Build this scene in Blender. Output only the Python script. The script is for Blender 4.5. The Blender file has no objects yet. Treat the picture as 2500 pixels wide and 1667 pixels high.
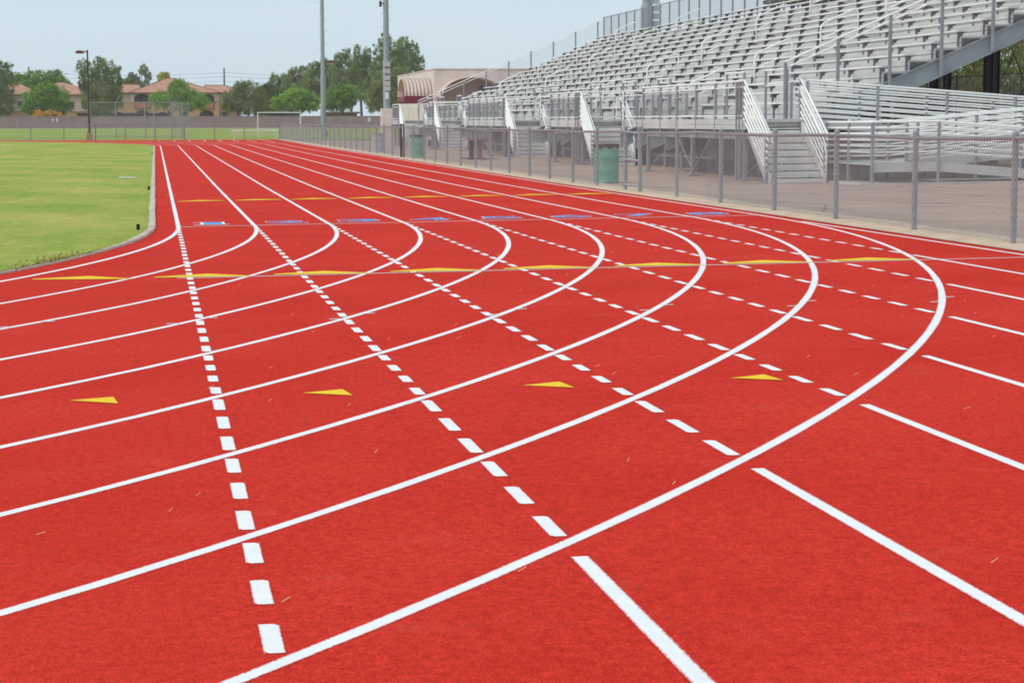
import bpy, math, random
import numpy as np
from mathutils import Matrix, Vector

random.seed(7)
RNG = np.random.default_rng(11)
SC = bpy.context.scene
COL = SC.collection
W = 1.067            # lane width
R0 = 27.88           # radius of the innermost lane line
YN, YF = 3.48, 97.5  # where the near and far curves start
XC = -R0
TILT = .0095         # the track's cross fall
GY = [-200, 20, 50, 85, 100, 125, 170, 300, 400, 2000]
GZ = [0, 0, .048, .1, .135, .255, .33, .7, 1.0, 1.4]


def H(x, y):
    fd = min(1., max(0., (130 - y) / 30.))
    return float(np.interp(y, GY, GZ)) + TILT * min(25.3, max(-.1, x + .295)) * fd


# ------------------------------------------------------------------ materials
def mat(name, col, rough=.7, metal=0., noise=0., nscale=8., bump=0., bscale=40., col2=None, spec=.3,
        wave=None, detail=4.):
    m = bpy.data.materials.new(name)
    m.use_nodes = True
    nt = m.node_tree
    N, L = nt.nodes, nt.links
    b = N['Principled BSDF']
    b.inputs['Roughness'].default_value = rough
    b.inputs['Metallic'].default_value = metal
    b.inputs['Specular IOR Level'].default_value = spec
    b.inputs['Base Color'].default_value = (*col, 1)
    tc = N.new('ShaderNodeTexCoord')
    if noise or col2:
        n = N.new('ShaderNodeTexNoise')
        n.inputs['Scale'].default_value = nscale
        n.inputs['Detail'].default_value = detail
        n.inputs['Roughness'].default_value = .65
        L.new(tc.outputs['Object'], n.inputs['Vector'])
        r = N.new('ShaderNodeValToRGB')
        r.color_ramp.elements[0].position = .32
        r.color_ramp.elements[1].position = .68
        c2 = col2 if col2 else tuple(c * (1 - noise) for c in col)
        c1 = col if col2 else tuple(min(1, c * (1 + noise * .6)) for c in col)
        r.color_ramp.elements[0].color = (*c2, 1)
        r.color_ramp.elements[1].color = (*c1, 1)
        L.new(n.outputs['Fac'], r.inputs['Fac'])
        L.new(r.outputs['Color'], b.inputs['Base Color'])
    if bump or wave:
        bp = N.new('ShaderNodeBump')
        bp.inputs['Strength'].default_value = bump if bump else .6
        bp.inputs['Distance'].default_value = .01
        if wave:
            w = N.new('ShaderNodeTexWave')
            w.bands_direction = wave[0]
            w.inputs['Scale'].default_value = wave[1]
            L.new(tc.outputs['Object'], w.inputs['Vector'])
            L.new(w.outputs['Fac'], bp.inputs['Height'])
        else:
            n2 = N.new('ShaderNodeTexNoise')
            n2.inputs['Scale'].default_value = bscale
            n2.inputs['Detail'].default_value = 3
            L.new(tc.outputs['Object'], n2.inputs['Vector'])
            L.new(n2.outputs['Fac'], bp.inputs['Height'])
        L.new(bp.outputs['Normal'], b.inputs['Normal'])
    return m


def mix_node(nt, fac, a, b, mode='MIX'):
    n = nt.nodes.new('ShaderNodeMix')
    n.data_type = 'RGBA'
    n.blend_type = mode
    for sock, v in ((n.inputs[0], fac), (n.inputs[6], a), (n.inputs[7], b)):
        if isinstance(v, (int, float)):
            sock.default_value = v
        elif isinstance(v, tuple):
            sock.default_value = (*v, 1)
        else:
            nt.links.new(v, sock)
    return n.outputs[2]


def noise_node(nt, scale, detail=3, vec=None, rough=.6):
    n = nt.nodes.new('ShaderNodeTexNoise')
    n.inputs['Scale'].default_value = scale
    n.inputs['Detail'].default_value = detail
    n.inputs['Roughness'].default_value = rough
    if vec is not None:
        nt.links.new(vec, n.inputs['Vector'])
    return n.outputs['Fac']


def ramp_node(nt, fac, p0, p1, c0=(0, 0, 0), c1=(1, 1, 1)):
    r = nt.nodes.new('ShaderNodeValToRGB')
    r.color_ramp.elements[0].position, r.color_ramp.elements[1].position = p0, p1
    r.color_ramp.elements[0].color, r.color_ramp.elements[1].color = (*c0, 1), (*c1, 1)
    nt.links.new(fac, r.inputs['Fac'])
    return r.outputs['Color']


def track_mat():
    m = mat('red_rubber', (.56, .045, .03), rough=.95, spec=.04)
    nt = m.node_tree
    b = nt.nodes['Principled BSDF']
    obj = nt.nodes['Texture Coordinate'].outputs['Object']
    fine = ramp_node(nt, noise_node(nt, 130, 2, obj), .34, .66, (.52, .020, .012), (.76, .046, .028))
    mid = ramp_node(nt, noise_node(nt, 24, 5, obj, .8), .32, .66, (.70, .62, .62), (1.10, 1.16, 1.16))
    big = ramp_node(nt, noise_node(nt, .55, 5, obj), .3, .72, (.9, .88, .88), (1.04, 1.36, 1.42))
    c = mix_node(nt, 1., fine, mid, 'MULTIPLY')
    c = mix_node(nt, 1., c, big, 'MULTIPLY')
    dust = ramp_node(nt, noise_node(nt, 1.7, 6, obj, .72), .56, .80, (0, 0, 0), (.30, .30, .30))
    c = mix_node(nt, dust, c, (.66, .13, .095))
    spk = ramp_node(nt, noise_node(nt, 46, 2, obj, .5), .70, .76)
    c = mix_node(nt, spk, c, (.30, .014, .010))
    nt.links.new(c, b.inputs['Base Color'])
    bp = nt.nodes.new('ShaderNodeBump')
    bp.inputs['Strength'].default_value = .55
    bp.inputs['Distance'].default_value = .006
    nt.links.new(noise_node(nt, 90, 3, obj), bp.inputs['Height'])
    nt.links.new(bp.outputs['Normal'], b.inputs['Normal'])
    return m


def paint_mat(name, col, under=(.62, .034, .02), wear=.33):
    m = mat(name, col, rough=.75, spec=.1)
    nt = m.node_tree
    b = nt.nodes['Principled BSDF']
    obj = nt.nodes['Texture Coordinate'].outputs['Object']
    w = ramp_node(nt, noise_node(nt, 60, 4, obj, .7), wear - .10, wear + .02)
    soft = ramp_node(nt, noise_node(nt, 9, 4, obj), .3, .7, tuple(c * .9 for c in col), col)
    c = mix_node(nt, w, tuple(.5 * u + .5 * k for u, k in zip(under, col)), soft)
    # paint thins out over the granules towards the edge of a line
    at = nt.nodes.new('ShaderNodeAttribute')
    at.attribute_name = 'edge'
    ab = nt.nodes.new('ShaderNodeMath')
    ab.operation = 'ABSOLUTE'
    nt.links.new(at.outputs['Fac'], ab.inputs[0])
    ad = nt.nodes.new('ShaderNodeMath')
    ad.operation = 'MULTIPLY_ADD'
    nt.links.new(noise_node(nt, 110, 3, obj, .7), ad.inputs[0])
    ad.inputs[1].default_value = .4
    hf = nt.nodes.new('ShaderNodeMath')
    hf.operation = 'MULTIPLY'
    hf.inputs[1].default_value = .5
    nt.links.new(ab.outputs[0], hf.inputs[0])
    nt.links.new(hf.outputs[0], ad.inputs[2])
    e = ramp_node(nt, ad.outputs[0], .55, .68)
    c = mix_node(nt, e, c, under)
    nt.links.new(c, b.inputs['Base Color'])
    bp = nt.nodes.new('ShaderNodeBump')
    bp.inputs['Strength'].default_value = .4
    bp.inputs['Distance'].default_value = .005
    nt.links.new(noise_node(nt, 90, 3, obj), bp.inputs['Height'])
    nt.links.new(bp.outputs['Normal'], b.inputs['Normal'])
    return m


def grass_mat(name, c1, c2, c3, sc=1.):
    m = mat(name, c1, rough=.9, spec=.1)
    nt = m.node_tree
    b = nt.nodes['Principled BSDF']
    obj = nt.nodes['Texture Coordinate'].outputs['Object']
    mp = nt.nodes.new('ShaderNodeMapping')
    mp.inputs['Scale'].default_value = (.55, .16, 1)
    mp.inputs['Rotation'].default_value = (0, 0, .12)
    nt.links.new(obj, mp.inputs['Vector'])
    a = ramp_node(nt, noise_node(nt, .9 * sc, 6, mp.outputs['Vector'], .68), .36, .62, c1, c2)
    d = ramp_node(nt, noise_node(nt, 2.3 * sc, 5, obj, .7), .5, .72)
    c = mix_node(nt, d, a, c3)
    bands = nt.nodes.new('ShaderNodeTexWave')
    bands.bands_direction = 'DIAGONAL'
    bands.inputs['Scale'].default_value = .09
    bands.inputs['Distortion'].default_value = 2.5
    bands.inputs['Detail Scale'].default_value = .6
    nt.links.new(obj, bands.inputs['Vector'])
    c = mix_node(nt, 1., c, ramp_node(nt, bands.outputs['Fac'], .2, .8, (.88, .95, .82), (1.06, 1.02, 1.06)), 'MULTIPLY')
    f = ramp_node(nt, noise_node(nt, 28, 3, obj, .7), .28, .72, (.72, .76, .68), (1.18, 1.14, 1.15))
    c = mix_node(nt, 1., c, f, 'MULTIPLY')
    nt.links.new(c, b.inputs['Base Color'])
    bp = nt.nodes.new('ShaderNodeBump')
    bp.inputs['Strength'].default_value = .8
    bp.inputs['Distance'].default_value = .04
    nt.links.new(noise_node(nt, 22, 4, obj), bp.inputs['Height'])
    nt.links.new(bp.outputs['Normal'], b.inputs['Normal'])
    return m


def leaf_mat(name, dark, light):
    m = bpy.data.materials.new(name)
    m.use_nodes = True
    nt = m.node_tree
    N, L = nt.nodes, nt.links
    b = N['Principled BSDF']
    b.inputs['Roughness'].default_value = .6
    b.inputs['Specular IOR Level'].default_value = .2
    g = N.new('ShaderNodeNewGeometry')
    tc = N.new('ShaderNodeTexCoord')
    n = ramp_node(nt, noise_node(nt, .55, 3, tc.outputs['Object']), .33, .67)
    r = mix_node(nt, .55, g.outputs['Random Per Island'], n)
    c = mix_node(nt, r, dark, light)
    L.new(c, b.inputs['Base Color'])
    t = N.new('ShaderNodeBsdfTranslucent')
    L.new(c, t.inputs['Color'])
    mx = N.new('ShaderNodeMixShader')
    mx.inputs[0].default_value = .38
    L.new(b.outputs[0], mx.inputs[1])
    L.new(t.outputs[0], mx.inputs[2])
    L.new(mx.outputs[0], N['Material Output'].inputs['Surface'])
    return m


def block_mat(name, col, mortar, bw, bh):
    m = mat(name, col, rough=.9, spec=.1)
    nt = m.node_tree
    b = nt.nodes['Principled BSDF']
    tc = nt.nodes['Texture Coordinate'].outputs['Object']
    sp = nt.nodes.new('ShaderNodeSeparateXYZ')
    nt.links.new(tc, sp.inputs[0])
    ad = nt.nodes.new('ShaderNodeMath')
    nt.links.new(sp.outputs[0], ad.inputs[0])
    nt.links.new(sp.outputs[1], ad.inputs[1])
    cb = nt.nodes.new('ShaderNodeCombineXYZ')
    nt.links.new(ad.outputs[0], cb.inputs[0])
    nt.links.new(sp.outputs[2], cb.inputs[1])
    br = nt.nodes.new('ShaderNodeTexBrick')
    br.inputs['Scale'].default_value = 1
    br.inputs['Brick Width'].default_value = bw
    br.inputs['Row Height'].default_value = bh
    br.inputs['Mortar Size'].default_value = .012
    br.inputs['Color1'].default_value = (*col, 1)
    br.inputs['Color2'].default_value = (*[c * .94 for c in col], 1)
    br.inputs['Mortar'].default_value = (*mortar, 1)
    nt.links.new(cb.outputs[0], br.inputs['Vector'])
    s = ramp_node(nt, noise_node(nt, .9, 5, tc), .3, .7, (.86, .85, .85), (1.05, 1.05, 1.05))
    nt.links.new(mix_node(nt, 1., br.outputs['Color'], s, 'MULTIPLY'), b.inputs['Base Color'])
    return m


def asphalt_mat():
    m = mat('dusty_asphalt', (.36, .26, .22), rough=.95, spec=.1)
    nt = m.node_tree
    b = nt.nodes['Principled BSDF']
    obj = nt.nodes['Texture Coordinate'].outputs['Object']
    a = ramp_node(nt, noise_node(nt, .45, 6, obj, .7), .3, .7, (.38, .265, .215), (.52, .37, .305))
    f = ramp_node(nt, noise_node(nt, 26, 4, obj, .8), .3, .7, (.78, .78, .78), (1.12, 1.1, 1.1))
    c = mix_node(nt, 1., a, f, 'MULTIPLY')
    mp = nt.nodes.new('ShaderNodeMapping')
    mp.inputs['Scale'].default_value = (.9, 2.2, 1)
    nt.links.new(obj, mp.inputs['Vector'])
    st = ramp_node(nt, noise_node(nt, .5, 3, mp.outputs['Vector'], .5), .64, .74)
    c = mix_node(nt, st, c, (.17, .13, .12))
    vo = nt.nodes.new('ShaderNodeTexVoronoi')
    vo.feature = 'DISTANCE_TO_EDGE'
    vo.inputs['Scale'].default_value = .28
    wob = nt.nodes.new('ShaderNodeTexNoise')
    wob.inputs['Scale'].default_value = 1.2
    nt.links.new(obj, wob.inputs['Vector'])
    wv = mix_node(nt, .12, obj, wob.outputs['Color'])
    nt.links.new(wv, vo.inputs['Vector'])
    ck = ramp_node(nt, vo.outputs['Distance'], .002, .006, (.35, .35, .35), (1, 1, 1))
    c = mix_node(nt, 1., c, ck, 'MULTIPLY')
    nt.links.new(c, b.inputs['Base Color'])
    return m


M = dict(
    red=track_mat(),
    white=paint_mat('white_line_paint', (.84, .84, .84)),
    yellow=paint_mat('yellow_paint', (.90, .58, .03), wear=.2),
    blue=paint_mat('blue_paint', (.09, .31, .72), wear=.3),
    infield=grass_mat('mown_turf', (.235, .35, .045), (.42, .42, .10), (.52, .45, .17)),
    field=grass_mat('field_turf', (.21, .32, .05), (.30, .36, .08), (.38, .36, .12), .5),
    dirt=mat('bare_dirt', (.42, .29, .23), rough=.95, noise=.25, nscale=.8),
    sand=mat('sand', (.60, .45, .33), rough=.95, noise=.18, nscale=3, bump=.4, bscale=60),
    asphalt=asphalt_mat(),
    kerb=mat('kerb_concrete', (.56, .48, .39), rough=.9, noise=.22, nscale=2.5, bump=.3, bscale=50),
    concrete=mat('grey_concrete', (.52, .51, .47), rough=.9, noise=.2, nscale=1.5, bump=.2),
    darkconc=mat('shaded_concrete', (.09, .088, .085), rough=.9, noise=.25, nscale=2),  # dark tone paints the deck's shade onto the apron front
    galv=mat('galvanised_pipe', (.275, .29, .315), rough=.5, noise=.16, nscale=6, spec=.4),
    wire=mat('galvanised_wire', (.36, .36, .365), rough=.5, spec=.4),
    oldpost=mat('weathered_post', (.24, .24, .255), rough=.55, noise=.2, nscale=5, spec=.3),
    alu=mat('aluminium_plank', (.57, .565, .545), rough=.42, noise=.16, nscale=1.3, bump=.35, wave=('Z', 9.), spec=.5),
    seat=mat('aluminium_seat', (.74, .73, .69), rough=.38, noise=.14, nscale=1.1, spec=.5),
    alurail=mat('aluminium_rail', (.86, .85, .82), rough=.35, noise=.06, nscale=3, spec=.5),
    steel=mat('galvanised_beam', (.30, .335, .355), rough=.5, noise=.2, nscale=1.4, spec=.4),
    bracket=mat('seat_bracket_metal', (.13, .13, .16), rough=.6, noise=.2, nscale=6),
    darksteel=mat('dark_steel', (.06, .058, .06), rough=.6, noise=.2, nscale=3),
    pole=mat('light_pole_steel', (.285, .32, .345), rough=.5, noise=.1, nscale=.8, spec=.3),
    greybox=mat('grey_box_paint', (.50, .51, .51), rough=.5),
    whitebox=mat('white_box_paint', (.75, .75, .73), rough=.5),
    maroon=mat('maroon_paint', (.20, .035, .055), rough=.5, noise=.1, nscale=3),
    brownpole=mat('brown_pole_paint', (.055, .04, .045), rough=.5),
    pedestal=mat('tan_concrete', (.42, .27, .20), rough=.9, noise=.12, nscale=4),
    block=block_mat('pink_block', (.76, .655, .59), (.63, .535, .475), .41, .205),
    canopy=mat('pink_ribbed_metal', (.62, .49, .43), rough=.5, noise=.06, nscale=1.),
    rib=mat('canopy_rib_metal', (.27, .19, .18), rough=.5),
    shade=mat('wall_shade_brown', (.36, .26, .22), rough=.9, noise=.1, nscale=2),  # block wall in canopy shadow, shade put into the colour
    cmu=block_mat('wall_block', (.30, .215, .195), (.24, .175, .16), .8, .4),
    cream=mat('cream_stucco', (.58, .50, .36), rough=.9, noise=.08, nscale=1),
    tan=mat('tan_stucco', (.52, .335, .19), rough=.9, noise=.1, nscale=1),
    terracotta=mat('terracotta_panel', (.50, .20, .11), rough=.9, noise=.1, nscale=2),
    tile=mat('roof_tile', (.47, .245, .175), rough=.85, noise=.2, nscale=1.2, wave=('X', 1.6), bump=.9),
    trim=mat('brown_trim', (.20, .105, .075), rough=.8),
    glass=mat('dark_glass', (.06, .075, .10), rough=.15, spec=.6),
    curtain=mat('pale_blind', (.32, .33, .34), rough=.8),
    shadewall=mat('shaded_plaster', (.22, .18, .15), rough=.9),  # wall tone darkened to carry the shade of a recess
    carport=mat('carport_edge', (.42, .30, .17), rough=.8, noise=.1),
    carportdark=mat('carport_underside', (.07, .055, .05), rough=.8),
    green=mat('green_drum_paint', (.11, .37, .25), rough=.55, noise=.22, nscale=6, spec=.4),
    greydrum=mat('grey_drum_paint', (.42, .45, .48), rough=.55, noise=.2, nscale=6),
    black=mat('black_plastic', (.012, .012, .012), rough=.5),
    bag=mat('bin_liner', (.03, .03, .03), rough=.4, noise=.4, nscale=20, bump=.6, bscale=30),
    bark=mat('bark', (.115, .09, .07), rough=.95, noise=.3, nscale=4, bump=.6, bscale=12),
    wood=mat('pole_wood', (.09, .075, .075), rough=.9, noise=.2, nscale=3),
    straw=mat('dry_straw', (.66, .50, .28), rough=.8),
    blade=mat('grass_blade', (.36, .50, .09), rough=.7, noise=.35, nscale=2.2, col2=(.55, .52, .16)),
    deadleaf=mat('dead_leaves', (.26, .13, .06), rough=.9, noise=.4, nscale=9),
    press=mat('press_box_sheet', (.34, .36, .39), rough=.5, wave=('Y', 3.2), bump=.9),
    goal=mat('white_goal_paint', (.78, .78, .76), rough=.5),
    brick=mat('rust_red_paint', (.26, .10, .08), rough=.8, noise=.2, nscale=8),
    white_sign=mat('white_sign', (.62, .63, .6), rough=.6),
)
LEAF = dict(
    green=leaf_mat('leaf_green', (0.083, 0.186, 0.023), (0.317, 0.524, 0.072)),
    bright=leaf_mat('leaf_bright', (0.117, 0.259, 0.029), (0.378, 0.607, 0.080)),
    olive=leaf_mat('leaf_olive', (0.110, 0.161, 0.046), (0.346, 0.424, 0.136)),
    euca=leaf_mat('leaf_eucalypt', (0.120, 0.169, 0.062), (0.399, 0.486, 0.184)),
    eucag=leaf_mat('leaf_eucalypt_green', (0.101, 0.169, 0.042), (0.399, 0.511, 0.144)),
    grey=leaf_mat('leaf_grey', (0.128, 0.169, 0.081), (0.366, 0.414, 0.200)),
    dark=leaf_mat('leaf_dark', (0.043, 0.088, 0.023), (0.160, 0.243, 0.056)),
    yellow=leaf_mat('leaf_yellow', (0.280, 0.322, 0.048), (0.781, 0.657, 0.095)),
    orange=leaf_mat('leaf_orange', (0.328, 0.347, 0.065), (1.269, 0.486, 0.080)),
    dry=leaf_mat('leaf_dry', (0.117, 0.120, 0.041), (0.366, 0.352, 0.119)),
)


# ------------------------------------------------------------------ mesh builder
class MB:
    def __init__(s):
        s.v, s.f, s.edge = [], [], None

    def add(s, vs, fs):
        n = len(s.v)
        s.v += [tuple(map(float, q)) for q in vs]
        s.f += [tuple(i + n for i in q) for q in fs]
        return s

    def box(s, x0, y0, z0, x1, y1, z1):
        x0, x1 = min(x0, x1), max(x0, x1)
        y0, y1 = min(y0, y1), max(y0, y1)
        z0, z1 = min(z0, z1), max(z0, z1)
        return s.add([(x0, y0, z0), (x1, y0, z0), (x1, y1, z0), (x0, y1, z0), (x0, y0, z1), (x1, y0, z1), (x1, y1, z1), (x0, y1, z1)],
                     [(3, 2, 1, 0), (4, 5, 6, 7), (0, 1, 5, 4), (1, 2, 6, 5), (2, 3, 7, 6), (3, 0, 4, 7)])

    def bbox(s, x0, y0, z0, x1, y1, z1, b=.01):
        """box with its upright edges chamfered"""
        p = [(x0 + b, y0), (x1 - b, y0), (x1, y0 + b), (x1, y1 - b), (x1 - b, y1), (x0 + b, y1), (x0, y1 - b), (x0, y0 + b)]
        return s.prism(p, z0, z1)

    def prism(s, p, z0, z1):
        n = len(p)
        return s.add([(x, y, z0) for x, y in p] + [(x, y, z1) for x, y in p],
                     [tuple(range(n))[::-1], tuple(range(n, 2 * n))] + [(i, (i + 1) % n, n + (i + 1) % n, n + i) for i in range(n)])

    def slab_y(s, prof, y0, y1):
        """profile in (x,z), drawn out along y"""
        n = len(prof)
        return s.add([(x, y0, z) for x, z in prof] + [(x, y1, z) for x, z in prof],
                     [tuple(range(n)), tuple(range(n, 2 * n))[::-1]] + [(i, n + i, n + (i + 1) % n, (i + 1) % n) for i in range(n)])

    def tube(s, p0, p1, r, n=8, r1=None, caps=True):
        return s.path([p0, p1], [r, r if r1 is None else r1], n, caps)

    def path(s, pts, r, n=8, caps=True):
        pts = [Vector(q) for q in pts]
        if not isinstance(r, (list, tuple)):
            r = [r] * len(pts)
        base = len(s.v)
        ref = None
        for i, q in enumerate(pts):
            a = pts[max(i - 1, 0)]
            b = pts[min(i + 1, len(pts) - 1)]
            d = (b - a).normalized()
            if ref is None:
                ref = Vector((0, 0, 1)) if abs(d.z) < .9 else Vector((1, 0, 0))
            u = d.cross(ref).normalized()
            w = u.cross(d).normalized()
            ref = w
            for k in range(n):
                t = 2 * math.pi * k / n
                s.v.append(tuple(q + (u * math.cos(t) + w * math.sin(t)) * r[i]))
        for i in range(len(pts) - 1):
            for k in range(n):
                k2 = (k + 1) % n
                s.f.append((base + i * n + k, base + i * n + k2, base + (i + 1) * n + k2, base + (i + 1) * n + k))
        if caps:
            s.f.append(tuple(base + k for k in range(n))[::-1])
            s.f.append(tuple(base + (len(pts) - 1) * n + k for k in range(n)))
        return s

    def lathe(s, cx, cy, prof, n=24):
        base = len(s.v)
        for r, z in prof:
            for k in range(n):
                t = 2 * math.pi * k / n
                s.v.append((cx + r * math.cos(t), cy + r * math.sin(t), z))
        for i in range(len(prof) - 1):
            for k in range(n):
                k2 = (k + 1) % n
                s.f.append((base + i * n + k, base + i * n + k2, base + (i + 1) * n + k2, base + (i + 1) * n + k))
        return s

    def build(s, name, m, parent=None, ground=True, smooth=False):
        me = bpy.data.meshes.new(name)
        v = [(x, y, z + H(x, y)) for x, y, z in s.v] if ground is True else s.v
        if ground not in (True, False):
            v = [(x, y, z + ground) for x, y, z in s.v]
        me.from_pydata(v, [], s.f)
        me.materials.append(m)
        if s.edge:
            at = me.attributes.new('edge', 'FLOAT', 'POINT')
            at.data.foreach_set('value', s.edge)
        if smooth:
            me.shade_smooth()
        me.update()
        o = bpy.data.objects.new(name, me)
        COL.objects.link(o)
        if parent is not None:
            o.parent = parent
            o.matrix_parent_inverse = Matrix.Translation(parent['base']).inverted() if 'base' in parent else Matrix()
        return o


def tag(o, label, cat, group=None):
    o['label'] = label
    o['category'] = cat
    if group:
        o['group'] = group
    return o


def thing(name, loc, label, cat, group=None):
    o = bpy.data.objects.new(name, None)
    o.empty_display_size = .3
    o.location = loc
    COL.objects.link(o)
    o['base'] = tuple(map(float, loc))
    return tag(o, label, cat, group)


def structure(o, label=None, kind='structure'):
    o['kind'] = kind
    if label:
        o['label'] = label
    return o


def clip_line(poly, p, d):
    t0, t1 = -1e9, 1e9
    n = len(poly)
    ar = sum(poly[i][0] * poly[(i + 1) % n][1] - poly[(i + 1) % n][0] * poly[i][1] for i in range(n))
    sg = 1 if ar > 0 else -1
    for i in range(n):
        a, b = poly[i], poly[(i + 1) % n]
        ex, ey = b[0] - a[0], b[1] - a[1]
        nx, ny = -ey * sg, ex * sg
        num = (p[0] - a[0]) * nx + (p[1] - a[1]) * ny
        den = d[0] * nx + d[1] * ny
        if abs(den) < 1e-9:
            if num < 0:
                return None
            continue
        t = -num / den
        if den > 0:
            t0 = max(t0, t)
        else:
            t1 = min(t1, t)
    return (t0, t1) if t1 - t0 > .01 else None


def chainlink(mb, o, u, poly, cell=.0707, r=.0019):
    """woven wire over a convex polygon of (s,z); o = origin, u = horizontal direction of s"""
    o, u = Vector(o), Vector(u).normalized()
    nrm = Vector((-u.y, u.x, 0))
    smin, smax = min(a for a, _ in poly), max(a for a, _ in poly)
    zmin, zmax = min(b for _, b in poly), max(b for _, b in poly)
    hgt = zmax - zmin
    for sgn in (1, -1):
        s = smin - hgt
        while s < smax + hgt:
            d = (sgn * .70711, .70711)
            c = clip_line(poly, (s, zmin), d)
            s += cell
            if not c:
                continue
            a = (s - cell + d[0] * c[0], zmin + d[1] * c[0])
            b = (s - cell + d[0] * c[1], zmin + d[1] * c[1])
            off = nrm * (sgn * r * .9)
            P0 = o + u * a[0] + Vector((0, 0, a[1])) + off
            P1 = o + u * b[0] + Vector((0, 0, b[1])) + off
            mb.tube(P0, P1, r, 3, caps=False)


def ribbon(path, w, z, soft=1.):
    w = w * (1.2 if soft == 1 else 1.)
    mb = MB()
    mb.edge = [soft, -soft] * len(path)
    n = len(path)
    for i, (x, y) in enumerate(path):
        a = path[max(i - 1, 0)]
        b = path[min(i + 1, n - 1)]
        dx, dy = b[0] - a[0], b[1] - a[1]
        L = math.hypot(dx, dy)
        nx, ny = -dy / L * w / 2, dx / L * w / 2
        jit = 1 + .05 * math.sin(i * 2.3)
        mb.v += [(x + nx * jit, y + ny * jit, z), (x - nx * jit, y - ny * jit, z)]
    mb.f = [(2 * i, 2 * i + 1, 2 * i + 3, 2 * i + 2) for i in range(n - 1)]
    return mb


def seg(x0, y0, x1, y1, step=3.):
    n = max(1, int(math.hypot(x1 - x0, y1 - y0) / step))
    return [(x0 + (x1 - x0) * i / n, y0 + (y1 - y0) * i / n) for i in range(n + 1)]


def sheet(xs, ys, z):
    mb = MB()
    nx = len(xs)
    for y in ys:
        for x in xs:
            mb.v.append((x, y, z))
    for j in range(len(ys) - 1):
        for i in range(nx - 1):
            a = j * nx + i
            mb.f.append((a, a + 1, a + nx + 1, a + nx))
    return mb


# ------------------------------------------------------------------ setting: ground sheets
ys_all = [-300, -200, -100, -60, -45, 0, 20, 35, 50, 70, 85, 100, 110, 118, 125, 130, 150, 170, 230, 300, 350, 400, 600, 900]
structure(sheet([-600, -300, -100, -.395, 4, 10, 17, 25.005, 60, 150, 300, 600], ys_all, -.05).build('ground', M['dirt']))
structure(sheet([9.5, 14, 20, 25.005, 40, 70], [-60, -20, 0, 20, 35, 50, 70, 85, 100, 112, 118], -.004).build('concourse', M['asphalt']))
mb = MB()
ysd = list(np.arange(-45, 127.1, .5))
for i, y in enumerate(ysd):
    wob = .035 * math.sin(y * 1.7) + .03 * math.sin(y * .61 + 1)
    mb.v += [(8.72, y, .008), (9.12 + wob * .4, y, .02), (9.62 + wob, y, .012)]
for j in range(len(ysd) - 1):
    for i in range(2):
        a = j * 3 + i
        mb.f.append((a, a + 1, a + 4, a + 3))
structure(mb.build('sand_strip', M['sand']))

# the red track: rows from the left edge of the oval to the outer edge of the home straight
RO = R0 + 8 * W + .33


def left_edge(y, R):
    if y < YN:
        d = R * R - (y - YN) ** 2
        return XC - math.sqrt(d) if d > 0 else None
    if y > YF:
        d = R * R - (y - YF) ** 2
        return XC - math.sqrt(d) if d > 0 else None
    return XC - R


rows = sorted(set([-45., -40.] + list(np.arange(-33.3, 3.5, .4)) + list(np.arange(4, 97.5, 2.5)) + list(np.arange(97.5, 127.4, .4)) + [127.4]))
mb = MB()
for y in rows:
    xl = left_edge(y, RO)
    xl = -.9 if xl is None or xl > -.9 else xl
    if y > 124.8:
        xl = max(xl, -12.)
    xr = 8.78 + .012 * math.sin(y * 2.1)
    mb.v += [(xl, y, 0), (-.395, y, 0), (4., y, 0), (xr, y, 0)]
for j in range(len(rows) - 1):
    for i in range(3):
        a = j * 4 + i
        mb.f.append((a, a + 1, a + 5, a + 4))
track = structure(mb.build('running_track', M['red']), 'red rubber running track with white lane lines')


def mark(mb, name, m, label=None):
    o = mb.build(name, m, track)
    if label:
        o['label'] = label
    return o


LW = .054
for k in range(9):
    R = R0 + k * W
    far = [(XC + R * math.cos(t), YF + R * math.sin(t)) for t in np.linspace(math.radians(150), 0, 90)]
    near = [(XC + R * math.cos(t), YN - R * math.sin(t)) for t in np.linspace(0, math.radians(150), 150)]
    mark(ribbon(far + seg(k * W, YF, k * W, YN, 2.5)[1:-1] + near, LW + (.006 if k == 0 else 0), .0012), 'lane_line', M['white'])


def crossing(k, j, far=False):
    d = math.sqrt((R0 + j * W) ** 2 - (R0 + k * W) ** 2)
    return YF + d if far else YN - d


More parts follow.
